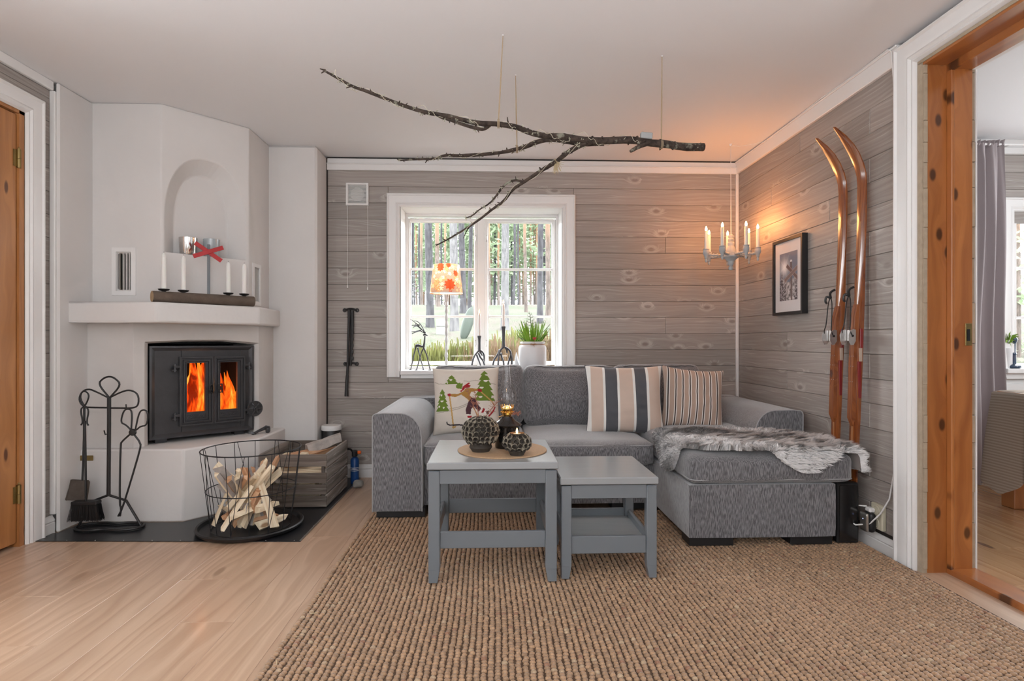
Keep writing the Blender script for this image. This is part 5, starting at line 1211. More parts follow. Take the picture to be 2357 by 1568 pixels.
# ------------------------------------------------------------------ hanging branch
m, n, l, p = newmat('branch bark'); g = G(n, l); co = g.coord(); nz = g.noise(co, 30, 5, .7); n2 = g.noise(co, 14, 4, .6)
c_ = g.mix(g.smooth(nz, .35, .65), (.022, .014, .010), (.075, .052, .040)); c_ = g.mix(g.smooth(n2, .60, .68), c_, (.24, .23, .18)); l.new(c_, p.inputs['Base Color']); p.inputs['Roughness'].default_value = .9
l.new(g.bump(g.noise(co, 60, 4, .7), .9, .004), p.inputs['Normal']); M['branch'] = m
M['lichen'] = simple('pale lichen', (.40, .39, .30), .95, var=.3, vs=60); M['straw'] = simple('straw tuft', (.55, .45, .28), .9); M['cordm'] = simple('jute cord', (.40, .30, .20), .9)
main = [(-0.678, 2.35, 2.106), (-0.626, 2.362, 2.079), (-0.574, 2.374, 2.056), (-0.514, 2.386, 2.039), (-0.446, 2.398, 2.012), (-0.378, 2.41, 1.992), (-0.308, 2.422, 1.977), (-0.238, 2.434, 1.967), (-0.181, 2.446, 1.965), (-0.116, 2.458, 1.955), (-0.058, 2.47, 1.943), (0.001, 2.482, 1.949), (0.053, 2.494, 1.946), (0.113, 2.508, 1.94), (0.174, 2.523, 1.925), (0.244, 2.539, 1.924), (0.306, 2.554, 1.925), (0.362, 2.57, 1.925), (0.442, 2.585, 1.919), (0.523, 2.601, 1.925), (0.59, 2.616, 1.935), (0.657, 2.632, 1.936), (0.741, 2.647, 1.93), (0.826, 2.66, 1.928), (0.902, 2.67, 1.924), (1.008, 2.68, 1.926)]
sub1 = [(0.001, 2.49, 1.950), (-0.033, 2.48, 1.929), (-0.066, 2.475, 1.927), (-0.117, 2.465, 1.939), (-0.167, 2.455, 1.949), (-0.225, 2.437, 1.962)]
left2 = [(0.523, 2.61, 1.915), (0.421, 2.645, 1.925), (0.331, 2.69, 1.958), (0.271, 2.735, 1.973), (0.225, 2.78, 1.977), (0.169, 2.825, 1.966), (0.129, 2.87, 1.973), (0.061, 2.884, 1.959), (-0.025, 2.899, 1.952), (-0.112, 2.913, 1.947), (-0.182, 2.928, 1.951), (-0.252, 2.942, 1.957), (-0.289, 2.957, 1.948), (-0.334, 2.971, 1.943), (-0.415, 2.986, 1.945), (-0.488, 3.0, 1.949)]
down = [(0.457, 2.59, 1.915), (0.404, 2.589, 1.899), (0.351, 2.598, 1.865), (0.32, 2.607, 1.844), (0.29, 2.616, 1.827), (0.236, 2.626, 1.795), (0.19, 2.639, 1.767), (0.135, 2.651, 1.738), (0.096, 2.663, 1.709), (0.049, 2.676, 1.652), (0.009, 2.688, 1.627), (-0.039, 2.7, 1.585), (-0.104, 2.713, 1.547), (-0.169, 2.725, 1.512), (-0.219, 2.738, 1.482), (-0.264, 2.75, 1.458)]
down2 = [(0.145, 2.655, 1.745), (0.106, 2.68, 1.76), (0.066, 2.70, 1.735), (0.025, 2.715, 1.697), (-0.007, 2.73, 1.664), (-0.057, 2.744, 1.634), (-0.086, 2.755, 1.603), (-0.119, 2.77, 1.596)]
down3 = [(-0.112, 2.715, 1.544), (-0.121, 2.72, 1.519), (-0.131, 2.73, 1.493)]
stub = [(0.742, 2.65, 1.931), (0.687, 2.625, 1.904), (0.641, 2.6, 1.87)]
hb = thing('hanging_branch', 'bare lichen-covered tree branch hung from the ceiling over the sofa', 'branch', (.2, 2.55, 1.92))
rg = random.Random(12)
def limb(name, pts, r0, r1, it=1, jit=.004):
    P_ = [Vector(q)+Vector((rg.gauss(0, jit), rg.gauss(0, jit), rg.gauss(0, jit*.7))) for q in pts]; P_ = rnd_path(P_, it); n_ = len(P_)
    rs_ = [(r0+(r1-r0)*i/(n_-1))*(1+.12*mnoise.noise(Vector((i*.9, r0*100, 0)))+.10*(rg.random()-.5)) for i in range(n_)]
    b = B(); b.tube(P_, rs_, 9); o = b.build(name, M['branch'], hb, sharp=60); return P_, rs_, b
A = limb('main_limb', main, .0045, .0195)
C1 = limb('side_limb', sub1, .009, .006); C2 = limb('side_limb', left2, .015, .0035); C3 = limb('side_limb', down, .0125, .0025); C4 = limb('twig', down2, .0058, .0025); C5 = limb('twig', down3, .003, .0018); C6 = limb('twig', stub, .012, .0075)
b = B(); bl = B()
for P_, rs_, _ in (A, C1, C2, C3, C4):
    for i in range(1, len(P_)-1):
        for _k in range(2):
            if rg.random() < .55:
                d = Vector((rg.gauss(0, 1), rg.gauss(0, 1), rg.gauss(0, 1))).normalized(); p0 = P_[i]; L2 = rs_[i]+rg.uniform(.004, .012); b.tube([p0, p0+d*L2*.8, p0+d*L2+Vector((rg.gauss(0, .003), 0, rg.gauss(0, .003)))], [rs_[i]*.45, rs_[i]*.35, .0012], 5)
            if rg.random() < .5:
                d = Vector((rg.gauss(0, 1), rg.gauss(0, 1), rg.gauss(0, 1))).normalized(); p0 = P_[i].lerp(P_[i+1], rg.random())+d*rs_[i]
                for q in range(5): e_ = p0+Vector((rg.gauss(0, .006), rg.gauss(0, .006), rg.gauss(0, .006))); bl.tube([p0, e_], .0016, 4)
for q in ((( -.678, 2.35, 2.106), (-.70, 2.345, 2.110)), ((-.678, 2.35, 2.106), (-.694, 2.345, 2.092)), ((-.574, 2.374, 2.056), (-.60, 2.37, 2.044)), ((-.334, 2.971, 1.943), (-.345, 2.97, 1.925)), ((-.488, 3.0, 1.949), (-.497, 3.0, 1.955)), ((.073, 2.5, 1.946), (.069, 2.5, 1.985)), ((-.219, 2.738, 1.482), (-.235, 2.735, 1.490))):
    b.tube([q[0], q[1]], [.004, .0018], 6)
b.build('knobs', M['branch'], hb, kind='stuff'); bl.build('lichen', M['lichen'], hb, kind='stuff')
b = B()
for q in range(120):
    p0 = Vector((.296, 2.615, 1.825)); e_ = p0+Vector((rg.gauss(.006, .012), rg.gauss(0, .012), rg.uniform(-.055, .015))); b.tube([p0+Vector((rg.gauss(0, .006), rg.gauss(0, .006), rg.gauss(0, .004))), e_], .0007, 4)
b.build('lichen_tuft', M['straw'], hb, kind='stuff')
for tp_, bt in (((.050, 2.499, 2.343), (.030, 2.488, 1.955)), ((.121, 2.872, 2.343), (.128, 2.868, 1.972)), ((.803, 2.655, 2.343), (.800, 2.655, 1.93))):
    tp_, bt = Vector(tp_), Vector(bt); b = B()
    for o_ in (-.0012, .0012): b.tube([bt+Vector((o_, 0, 0)), bt.lerp(tp_, .5)+Vector((o_*1.4, 0, 0)), tp_], .0018, 5)
    for dz in (-.004, 0, .004): b.tube([bt+Vector((dz, .019*math.cos(a), .019*math.sin(a)-.004)) for a in [k*math.pi/6 for k in range(12)]], .0014, 5, closed=True)
    c_ = b.build('cord', M['cordm'], hb)
    b = B(); b.lathe([(0, -.002), (.004, -.002), (.005, .002), (0, .003)], tp_+Vector((0, 0, 0)), 10, cap=False); b.build('ceiling_hook', M['white'], c_)
M['fairy'] = simple('pale fairy-light wire', (.62, .57, .45), .4)
b = B(); P_ = A[0]; pts = [P_[2]+Vector((0, 0, .03))]
for i in range(2, len(P_)-6):
    for k in range(2):
        a = i*1.1+k*1.6; lo_ = .006+.016*max(0, mnoise.noise(Vector((i*.35, 2, 0)))*2); pts.append(P_[i].lerp(P_[i+1], k/2)+Vector((0, math.cos(a)*(A[1][i]+lo_), math.sin(a)*(A[1][i]+lo_))))
b.tube(rnd_path(pts, 1), .0010, 5)
for src in (C2, C3):
    P_ = src[0]; pts = [P_[i]+Vector((0, math.cos(i*.9)*(src[1][i]+.006), math.sin(i*.9)*(src[1][i]+.006))) for i in range(0, len(P_)-2)]; b.tube(rnd_path(pts, 1), .0009, 5)
b.build('fairy_light_wire', M['fairy'], hb)
M['clear'] = simple('clear grey plastic', (.35, .36, .36), .15)
b = B(); b.obox((.725, 2.645, 1.962), (.055, .025, .03), rotm(0, R(4)), .003); b.build('battery_box', M['clear'], hb)

# ------------------------------------------------------------------ candle chandelier
HC = Vector((1.60, 3.75, -.015)); ch = thing('chandelier', 'pale grey turned chandelier with seven electric candles in the corner', 'chandelier', (HC.x, HC.y, 1.472))
M['chgrey'] = simple('pale grey blue paint', (.40, .42, .43), .5)
b = B(); b.lathe([(0, 1.487), (.010, 1.489), (.0155, 1.50), (.015, 1.508), (.009, 1.516), (.016, 1.524), (.020, 1.535), (.020, 1.548), (.028, 1.556), (.052, 1.575), (.053, 1.585), (.046, 1.592), (.046, 1.602), (.034, 1.606), (.034, 1.616), (.028, 1.628), (.020, 1.648), (.018, 1.652), (.021, 1.660), (.021, 1.672), (.016, 1.678), (.0195, 1.684), (.0195, 1.696), (.014, 1.702), (.017, 1.708), (.016, 1.720), (.010, 1.726), (0, 1.727)], HC, 28, cap=False); b.build('hub', M['chgrey'], ch)
M['flamebulb'] = simple('warm flame bulb', (1, 1, 1), .3, emit=(1, .66, .30), es=22)
M['plcandle'] = simple('ivory plastic candle', (.74, .71, .64), .4)
for k in range(7):
    a = R(23+51.43*k); d = Vector((math.cos(a), math.sin(a), 0)); rr_ = .165; c_ = HC+d*rr_
    b = B(); n_ = 14; b.tube([HC+d*(.04+(rr_-.05)*i/n_)+Vector((0, 0, 1.590)) for i in range(n_+1)], [.0085+.0028*math.cos(i*2.1) for i in range(n_+1)], 8); am = b.build('arm', M['chgrey'], ch)
    b = B(); b.lathe([(0, 1.540), (.004, 1.541), (.0075, 1.548), (.0085, 1.556), (.006, 1.563), (.0105, 1.568), (.011, 1.580), (.016, 1.588), (.0205, 1.600), (.0205, 1.612), (.017, 1.622), (.0195, 1.625), (.0195, 1.630), (.014, 1.630), (.013, 1.622), (0, 1.62)], (c_.x, c_.y, HC.z), 18, cap=False); b.build('candle_cup', M['chgrey'], am)
    b = B(); b.lathe([(0, 1.622), (.0115, 1.622), (.0105, 1.748), (.008, 1.752), (0, 1.752)], (c_.x, c_.y, HC.z), 14, cap=False); cc = b.build('electric_candle', M['plcandle'], ch)
    b = B(); b.lathe([(0, 1.751), (.006, 1.753), (.008, 1.760), (.0065, 1.770), (.002, 1.782), (0, 1.784)], (c_.x, c_.y, HC.z), 12, cap=False); b.build('bulb', M['flamebulb'], cc)
    L_ = bpy.data.lights.new('candle_bulb', 'POINT'); L_.energy = .95; L_.color = (1, .36, .10); L_.shadow_soft_size = .012; lo = bpy.data.objects.new('candle_bulb', L_); lo.location = (c_.x, c_.y, 1.785); COL.objects.link(lo)
b = B(); HT = Vector((1.634, 3.833, 0)); b.tube([HC+Vector((0, 0, 1.725)), (HC+HT)/2+Vector((0, 0, 2.03)), HT+Vector((0, 0, 2.335))], .0022, 6); b.lathe([(0, 2.33), (.008, 2.332), (.012, 2.346), (0, 2.346)], HT, 10, cap=False)
b.tube([HT+Vector((-.002, .003, 2.335)), HT+Vector((.05, -.03, 2.322)), HT+Vector((.12, -.06, 2.325)), HT+Vector((.195, -.08, 2.339))], .0018, 6); b.build('cord', M['white'], ch)

# ------------------------------------------------------------------ framed picture
pf = thing('framed_picture', 'black framed photograph of a wooden trail cross on the right wall', 'picture', (XR, 3.46, 1.16))
PM = Matrix(((0, 1, 0, XR-.036), (-1, 0, 0, 3.438), (0, 0, 1, 1.398), (0, 0, 0, 1)))  # local x -> -y (towards camera is right), local y -> +x (depth)
b = B(); b.frame(-.176, .176, -.236, .236, [(0, .034), (0, 0), (.018, 0), (.018, .010), (.018, .034)], 0, PM); b.build('frame', M['black'], pf)
def gridpanel(x0, x1, z0, z1, y, nx_, nz_, colf):
    b = B(); b.grid(lambda u, v: PM @ Vector((x0+(x1-x0)*u, y, z0+(z1-z0)*v)), nx_, nz_); return b, [tuple(colf(i/(nx_-1), j/(nz_-1)))+(1,) for i in range(nx_) for j in range(nz_)]
M['mount'] = simple('white mount', (.74, .73, .74), .8)
b = B(); b.box(-.160, .160, .012, .016, -.221, .221); b.xf(PM); b.build('mount_board', M['mount'], pf)
def pic(u, v):
    sky = (.10+.10*v, .17+.05*v, .27+.02*v); gl_ = math.exp(-((u-.28)**2/.045+(v-.70)**2/.022)); c = [s_*(1-gl_)+.95*gl_ for s_ in sky]
    ray_ = max(0, math.cos(7*math.atan2(v-.70, u-.28)+1))**6*math.exp(-math.hypot(u-.28, v-.7)*5); c = [min(1, q+ray_*.25) for q in c]
    if v < .42+.04*math.sin(u*9): k = .38+.5*mnoise.noise(Vector((u*9, v*14, 0)))+.3*mnoise.noise(Vector((u*30, v*40, 0))); c = [max(.03, min(.85, k*q)) for q in (1, .98, 1.02)] if u > .18 or v < .2 else c
    for tx, th_, w0 in ((.13, .62, .14), (.30, .50, .09), (.92, .46, .10), (.05, .5, .12)):
        if v < th_ and abs(u-tx) < w0*(th_-v)/th_*(1+.35*math.sin(v*90+tx*9)): c = [.07, .055, .07] if mnoise.noise(Vector((u*25, v*25, 5))) < .12 else [.45, .44, .47]
    if abs(u-.66-(.5-v)*.03) < .045 and v < .79: c = [.12, .085, .09] if u < .675 else [.2, .16, .16]
    if math.hypot(u-.65, (v-.79)*1.4) < .06: c = [.75, .78, .82] if v > .79 else c
    for (ax, ay, bx, by, col_) in ((.42, .72, 1.02, .42, (.16, .10, .10)), (.30, .42, 1.02, .66, (.22, .16, .15))):
        dx, dy = bx-ax, (by-ay)*1.42; L2 = math.hypot(dx, dy); px_, py_ = u-ax, (v-ay)*1.42; t = (px_*dx+py_*dy)/L2; d_ = abs(px_*dy-py_*dx)/L2
        if -.02 < t < L2 and d_ < .062: c = list(col_) if d_ < .045 else [.4, .3, .28]
    return c
bb, cc = gridpanel(-.105, .105, -.148, .148, .0115, 84, 118, pic); m, n, l, p = newmat('photo print'); g = G(n, l); l.new(g.attr(), p.inputs['Base Color']); p.inputs['Roughness'].default_value = .5
bb.build('photo_print', m, pf, colors=cc, sharp=0, recalc=False)
b = B(); b.box(-.159, .159, .004, .006, -.219, .219); b.xf(PM); b.build('glass', M['glass'], pf)

# ------------------------------------------------------------------ wooden skis
M['ski'] = wood('varnished hickory ski', (.15, .034, .008), (.34, .105, .026), (.05, .01, .005), ua='z', va='y', K=90, us=1.5, kd=.9, rough=.2, coat=.7, ring=.3, bumpst=.03, tone=.05)
M['skimid'] = wood('pale ski lamination', (.34, .15, .06), (.48, .24, .11), (.1, .02, .01), ua='z', va='y', K=90, kd=.95, rough=.2, coat=.7, tone=.05, bumpst=.03)
M['alu'] = simple('worn aluminium', (.62, .61, .60), .3, metal=.85, var=.2, vs=40, bump=.2, bs=80); M['skired'] = simple('dark red decal', (.22, .008, .008), .25, coat=.6)
M['decal'] = simple('pale decal', (.50, .38, .30), .3, coat=.5)
def ski(y0, label, ztip, dy=.055):
    s_ = thing('wooden_ski', label, 'ski', (1.80, y0, .02))
    ZT = ztip; n_ = 44; prof = []
    for i in range(n_+1):
        t = i/n_; z = .02+(ZT-.02)*t; k = max(0, (z-(ZT-.27))/.27)
        x = 1.772+.050*min(1, z/1.6)-.14*k**1.9          # leans on the wall, tip curls away from it
        yy = y0+dy*.30*(1-t)-.03*k**2*.0
        w_ = .062+.010*abs(t-.45)*2*.6
        if k > .45: w_ *= max(.14, 1-((k-.45)/.55)**2.4*.84)
        if z < .14: w_ *= .9
        th = .009+.013*max(0, 1-((z-.90)/.55)**2) if z < ZT-.3 else .008
        prof.append((x, yy, z, w_, th))
    b = B(); vs = []
    for x, yy, z, w_, th in prof: vs += [Vector((x+th*.5, yy-w_/2, z)), Vector((x+th*.5, yy+w_/2, z)), Vector((x-th*.2, yy+w_/2, z)), Vector((x-th*.6, yy+w_*.22, z)), Vector((x-th*.6, yy-w_*.22, z)), Vector((x-th*.2, yy-w_/2, z))]
    m_ = 6; b.add(vs, [(i*m_+k, i*m_+(k+1) % m_, (i+1)*m_+(k+1) % m_, (i+1)*m_+k) for i in range(n_) for k in range(m_)]+[tuple(range(m_))[::-1], tuple(n_*m_+k for k in range(m_))]); body = b.build('ski_body', M['ski'], s_, sharp=50)
    b = B(); vs = []; sel = [q for q in prof if .1 < q[2] < ZT-.42]
    for x, yy, z, w_, th in sel: vs += [Vector((x-th*.6-.0006, yy-w_*.07, z)), Vector((x-th*.6-.0006, yy+w_*.07, z)), Vector((x-th*.55, yy+w_*.07, z)), Vector((x-th*.55, yy-w_*.07, z))]
    k_ = len(sel); b.add(vs, [(i*4+k, i*4+(k+1) % 4, (i+1)*4+(k+1) % 4, (i+1)*4+k) for i in range(k_-1) for k in range(4)]); b.build('lamination', M['skimid'], s_)
    def at_(z): return min(prof, key=lambda q: abs(q[2]-z))
    # foot block (thicker middle, toward the room)
    b = B(); vs = []; zs = [.58, .62, .70, .86, 1.02, 1.12, 1.18]
    for z in zs:
        x, yy, _, w_, th = at_(z); e = .004 if z in (.58, 1.18) else .015; w2 = w_*(.30 if z == .58 else .66)
        vs += [Vector((x-th*.3, yy-w2/2, z)), Vector((x-th*.3, yy+w2/2, z)), Vector((x-th*.6-e, yy+w2/2*.9, z)), Vector((x-th*.6-e, yy-w2/2*.9, z))]
    b.add(vs, [(i*4+k, i*4+(k+1) % 4, (i+1)*4+(k+1) % 4, (i+1)*4+k) for i in range(len(zs)-1) for k in range(4)]+[(3, 2, 1, 0), tuple(4*len(zs)-4+k for k in range(4))]); b.build('foot_block', M['ski'], s_)
    x, yy, _, w_, th = at_(.8)
    for z0, z1, mt in ((.72, .90, 'skired'), (.90, .965, 'decal'), (.965, 1.06, 'skired')):
        x, yy, _, w_, th = at_((z0+z1)/2); b = B(); b.box(x-th*.2-.003, x+th*.3, yy-w_*.5-.0012, yy-w_*.5+.010, z0, z1, .001); b.build('side_decal', M[mt], s_)
    # toe binding
    x, yy, _, w_, th = at_(1.03); xf = x-th*.6-.017
    b = B(); b.box(xf-.004, xf+.001, yy-.030, yy+.030, 1.000, 1.055, .001)
    for q in (-1, 1):
        pts2 = [(0, .055), (0, 0), (-.010, -.018), (-.024, -.020), (-.034, .0), (-.036, .030), (-.028, .050), (-.012, .058)]
        mm = Matrix(((1, 0, 0, xf-.002), (0, 0, 1, yy+q*.034-.0012), (0, 1, 0, 1.000), (0, 0, 0, 1))); b.prism(pts2, 0, .0028, mm)
    b.build('toe_iron', M['alu'], s_)
    b = B()
    for q in (-1, 1): b.lathe([(0, -.001), (.006, -.001), (.006, .001), (0, .002)], (xf-.018, yy+q*.036, 1.025), 10, rotm(R(90)), cap=False)
    b.lathe([(0, -.001), (.004, -.001), (.004, .001), (0, .002)], (xf-.004, yy, 1.018), 10, rotm(0, R(90)), cap=False)
    for q in (-1, 1): b.tube(rnd_path([(xf-.024, yy+q*.038, 1.03), (xf-.03, yy+q*.030, 1.055), (xf-.022, yy+q*.024, 1.08), (xf-.016, yy+q*.018, 1.19), (xf-.014, yy+q*.006, 1.22), (xf-.010, yy, 1.222)]), .0028, 6)
    b.tube(rnd_path([(xf-.012, yy, 1.222), (xf-.020, yy-.004, 1.245), (xf-.014, yy-.010, 1.258), (xf+.002, yy-.014, 1.265)]), .006, 7)
    b.tube(rnd_path([(xf-.012, yy+.004, 1.222), (xf-.030, yy+.010, 1.235), (xf-.034, yy+.014, 1.205), (xf-.024, yy+.014, 1.195)]), .0055, 7)
    b.build('bail_lever', M['black'], s_)
    b = B()
    for z in (.875, .80, .925):
        x, yy, _, w_, th = at_(z)
        for q in (-.016, 0, .016): b.lathe([(0, 0), (.0018, 0), (0, .001)], (x-th*.6-.0158, yy+q, z), 8, rotm(0, R(-90)), cap=False)
    b.build('screws', M['nickel'], s_, kind='stuff')
ski(2.888, 'left one of the two varnished wooden skis against the right wall', 2.05)
ski(2.735, 'right one of the two varnished wooden skis, nearer the doorway', 2.05)

# ------------------------------------------------------------------ socket, adapter, black case
M['ivory'] = simple('yellowed ivory plastic', (.56, .52, .40), .4)
sk = thing('wall_socket', 'ivory surface-mounted double wall socket low on the right wall', 'socket', (XR, 2.64, .10))
b = B(); b.box(XR-.022, XR, 2.60, 2.68, .105, .225, .004); b.build('housing', M['ivory'], sk)
b = B()
for zz in (.135, .195): b.lathe([(.019, 0), (.020, -.002), (.021, 0)], (XR-.0222, 2.64, zz), 20, rotm(0, R(90)), cap=False)
b.build('socket_ring', M['ivory'], sk)
b = B(); b.box(XR-.05, XR-.021, 2.645, 2.685, .180, .202, .006); tag(b.build('plug', M['white']), 'white plug in the upper outlet of the ivory socket', 'plug')
ad = thing('plug_in_charger', 'rounded grey and black plug-in adapter below the white plug', 'adapter', (XR-.06, 2.66, .10))
b = B(); b.rbox((XR-.042, 2.66, .135), (.035, .062, .095), .018, 8); b.build('shell', M['black'], ad)
b = B(); b.rbox((XR-.066, 2.662, .135), (.016, .056, .088), .008, 8); b.build('front_cover', M['nickel'], ad)
M['led'] = simple('blue indicator', (0, 0, 0), .5, emit=(.4, .5, 1), es=4)
b = B(); b.lathe([(0, 0), (.0025, 0), (0, .001)], (XR-.0745, 2.660, .150), 8, rotm(0, R(-90)), cap=False); b.build('indicator_light', M['led'], ad)
bc = thing('black_case', 'flat black case standing between the chaise and the right wall', 'case', (1.72, 2.675, .018))
b = B(); b.box(1.675, 1.785, 2.70, 2.74, .018, .31, .006); b.build('shell', M['black'], bc)
b = B(); b.box(1.685, 1.775, 2.697, 2.701, .03, .30, .002); b.lathe([(.02, 0), (.024, -.002), (.026, 0)], (1.74, 2.697, .14), 16, rotm(R(90)), cap=False); b.build('trim_panel', M['blackgloss'], bc)
# ------------------------------------------------------------------ jute rug: every knot of the weave is real geometry
RX0, RX1, RY0, RY1 = -.69, 1.825, .95, 3.30
ru = thing('jute_rug', 'large chunky woven jute rug under the tables and sofa', 'rug', ((RX0+RX1)/2, (RY0+RY1)/2, .001))
M['jutebase'] = simple('jute backing', (.10, .06, .035), .95)
m, n, l, p = newmat('jute knots'); g = G(n, l); nz = g.noise(g.coord(), 160, 3, .7); l.new(g.mix(g.smooth(nz, .3, .7), g.attr(), (.80, .78, .74), 'MULTIPLY'), p.inputs['Base Color']); p.inputs['Roughness'].default_value = .5; p.inputs['Specular IOR Level'].default_value = .7
p.inputs['Sheen Weight'].default_value = .3
l.new(g.bump(g.noise(g.coord(), 500, 3, .7), .5, .001), p.inputs['Normal']); M['jute'] = m
b = B(); b.box(RX0+.004, RX1-.004, RY0+.004, RY1-.004, .001, .009); b.build('backing', M['jutebase'], ru)
rng = np.random.default_rng(5)
px_, py_ = .0212, .0172
nx_, ny_ = int((RX1-RX0)/px_), int((RY1-RY0)/py_)
rings = [(1.0, 0.0), (.93, .5), (.62, .86), (.0, 1.0)]; K8 = 8
tv = []; tf = []
for r_, z in rings[:-1]:
    for k in range(K8): a = 2*math.pi*k/K8; tv.append((r_*math.cos(a), r_*math.sin(a), z))
tv.append((0, 0, 1.0)); tv = np.array(tv)
for i in range(2):
    for k in range(K8): k2 = (k+1) % K8; tf.append((i*K8+k, i*K8+k2, (i+1)*K8+k2, (i+1)*K8+k))
top = 3*K8
for k in range(K8): tf.append((2*K8+k, 2*K8+(k+1) % K8, top))
II, JJ = np.meshgrid(np.arange(nx_), np.arange(ny_), indexing='ij'); II = II.ravel(); JJ = JJ.ravel(); N_ = len(II)
cx_ = RX0+(II+.5)*px_+rng.normal(0, .0012, N_)+.003*np.sin(JJ*.11+II*.03); cy_ = RY0+(JJ+.5)*py_+(II % 2)*py_*.5*.6+rng.normal(0, .001, N_)
ang = R(28)*np.where(JJ % 2, 1, -1)*1.0*0+R(-24)+rng.normal(0, .16, N_)
sx = .0098*rng.uniform(.9, 1.1, N_); sy = .0096*rng.uniform(.9, 1.15, N_); sz = .0105*rng.uniform(.85, 1.15, N_)
ca, sa = np.cos(ang), np.sin(ang)
lx_ = tv[None, :, 0]*sx[:, None]; ly_ = tv[None, :, 1]*sy[:, None]
V_ = np.stack([cx_[:, None]+lx_*ca[:, None]-ly_*sa[:, None], cy_[:, None]+lx_*sa[:, None]+ly_*ca[:, None]-tv[None, :, 2]*.0025, .0065+tv[None, :, 2]*sz[:, None]], 2)
nvt = len(tv)
base = np.array([(.385, .228, .120)])*rng.uniform(.82, 1.18, (N_, 1)); red = rng.random(N_) < .02; base[red] = (.30, .14, .07); pale = rng.random(N_) < .03; base[pale] = (.47, .33, .20)
colr = np.ones((N_, nvt, 4)); colr[:, :, :3] = base[:, None, :]
hl = np.clip(.55+.45*tv[None, :, 2], 0, 1)
VV = V_.reshape(-1, 3)-np.array(ru.location)[None, :]
quads = np.array([f for f in tf if len(f) == 4]); tris = np.array([f for f in tf if len(f) == 3])
me = bpy.data.meshes.new('weave'); off = (np.arange(N_)*nvt)[:, None, None]
Q = (quads[None]+off).reshape(-1, 4); T = (tris[None]+off).reshape(-1, 3)
me.vertices.add(len(VV)); me.vertices.foreach_set('co', VV.astype(np.float32).ravel())
nl = Q.size+T.size; me.loops.add(nl); me.loops.foreach_set('vertex_index', np.concatenate([Q.ravel(), T.ravel()]).astype(np.int32))
me.polygons.add(len(Q)+len(T)); st_ = np.concatenate([np.arange(len(Q))*4, Q.size+np.arange(len(T))*3]).astype(np.int32); me.polygons.foreach_set('loop_start', st_)
me.polygons.foreach_set('use_smooth', np.ones(len(Q)+len(T), bool)); me.update(calc_edges=True); me.validate()
me.materials.append(M['jute']); at = me.color_attributes.new('Col', 'FLOAT_COLOR', 'POINT'); at.data.foreach_set('color', colr.astype(np.float32).ravel())
wv = bpy.data.objects.new('woven_knots', me); COL.objects.link(wv); wv.parent = ru; wv['kind'] = 'stuff'; W[wv.name] = W[ru.name].copy()
b = B()
for q in range(9):
    c_ = Vector((-.665+rg.uniform(-.01, .02), 1.75+q*.16, .018)); b.tube([c_, c_+Vector((rg.gauss(0, .01), rg.gauss(0, .01), .006))], .0012, 5)
b.build('loose_fibres', M['straw'], ru, kind='stuff')

# ------------------------------------------------------------------ next room furnishings
M['lin'] = simple('mauve grey linen', (.40, .355, .365), .95, var=.06, vs=300, bump=.2, bs=300); nn_ = M['lin'].node_tree
cu = thing('linen_curtain', 'mauve grey linen curtain hanging beside the window of the next room', 'curtain', (3.37, 3.74, .03))
def curt(u, v):
    z = .03+2.31*v; w_ = .175+.06*(1-v)**1.2 if v < .97 else .185; x = 3.475-w_*2*(1-u)*1.0-(.02*math.sin(v*6))*(1-v); a = u*2*math.pi*4.6
    return Vector((x+.02*(1-v)*math.sin(v*9), 3.745+(.022+.010*(1-v))*math.sin(a+.8*math.sin(v*3))+.006*math.sin(a*2.3+v*5), z))
b = B(); b.grid(curt, 110, 40); cu_ = b.build('curtain_cloth', M['lin'], cu, sharp=0); 
for f_ in cu_.data.polygons: f_.use_smooth = True
b = B(); b.grid(lambda u, v: Vector((3.475-.37*(1-u), 3.745+(.014+.012*v)*math.sin(u*2*math.pi*11), 2.325+.035*v+.004*math.sin(u*60))), 120, 5); b.build('gathered_heading', M['lin'], cu, sharp=80)
b = B(); b.tube([(3.0, 3.745, 2.337), (4.6, 3.745, 2.337)], .008, 10); b.tube([(3.53, 3.745, 2.337), (3.53, 3.80, 2.337), (3.53, 3.82, 2.345)], .005, 8); tag(b.build('curtain_rod', M['white']), 'white curtain rod along the window wall of the next room', 'curtain rod')
M['navy'] = simple('dark blue glaze', (.03, .06, .11), .25, coat=.5)
cs = thing('candlestick', 'tall dark blue candlestick on the next room window sill', 'candlestick', (3.645, 3.86, .81))
b = B(); b.lathe([(0, 0), (.05, 0), (.055, .01), (.05, .02), (.026, .03), (.024, .09), (.028, .10), (.022, .11), (.022, .17), (.03, .185), (.034, .20), (.026, .215), (0, .215)], (3.645, 3.86, .81), 24, cap=False); b.build('stem', M['navy'], cs)
candle((3.645, 3.86, 1.025), .28, .016, 'unlit white candle in the dark blue candlestick of the next room')
pl_ = thing('sill_plant', 'small green plant on the next room window sill', 'plant', (3.56, 3.86, .82))
b = B(); rg = random.Random(8)
for k in range(26):
    p0 = Vector((3.60, 3.84, .98)); e_ = p0+Vector((rg.uniform(-.10, .05), rg.uniform(-.05, .03), rg.uniform(-.03, .10))); mid_ = p0.lerp(e_, .5)+Vector((0, 0, .02)); w_ = Vector((.0, .006, .006)); b.add([p0, mid_-w_, e_, mid_+w_], [(0, 1, 2, 3)])
b.build('leaves', M['leafg'], pl_, kind='stuff', recalc=False)
b = B(); b.lathe([(0, 0), (.03, 0), (.04, .14), (.036, .14), (0, .12)], (3.60, 3.86, .81), 20, cap=False); b.build('pot', M['cer'], pl_)
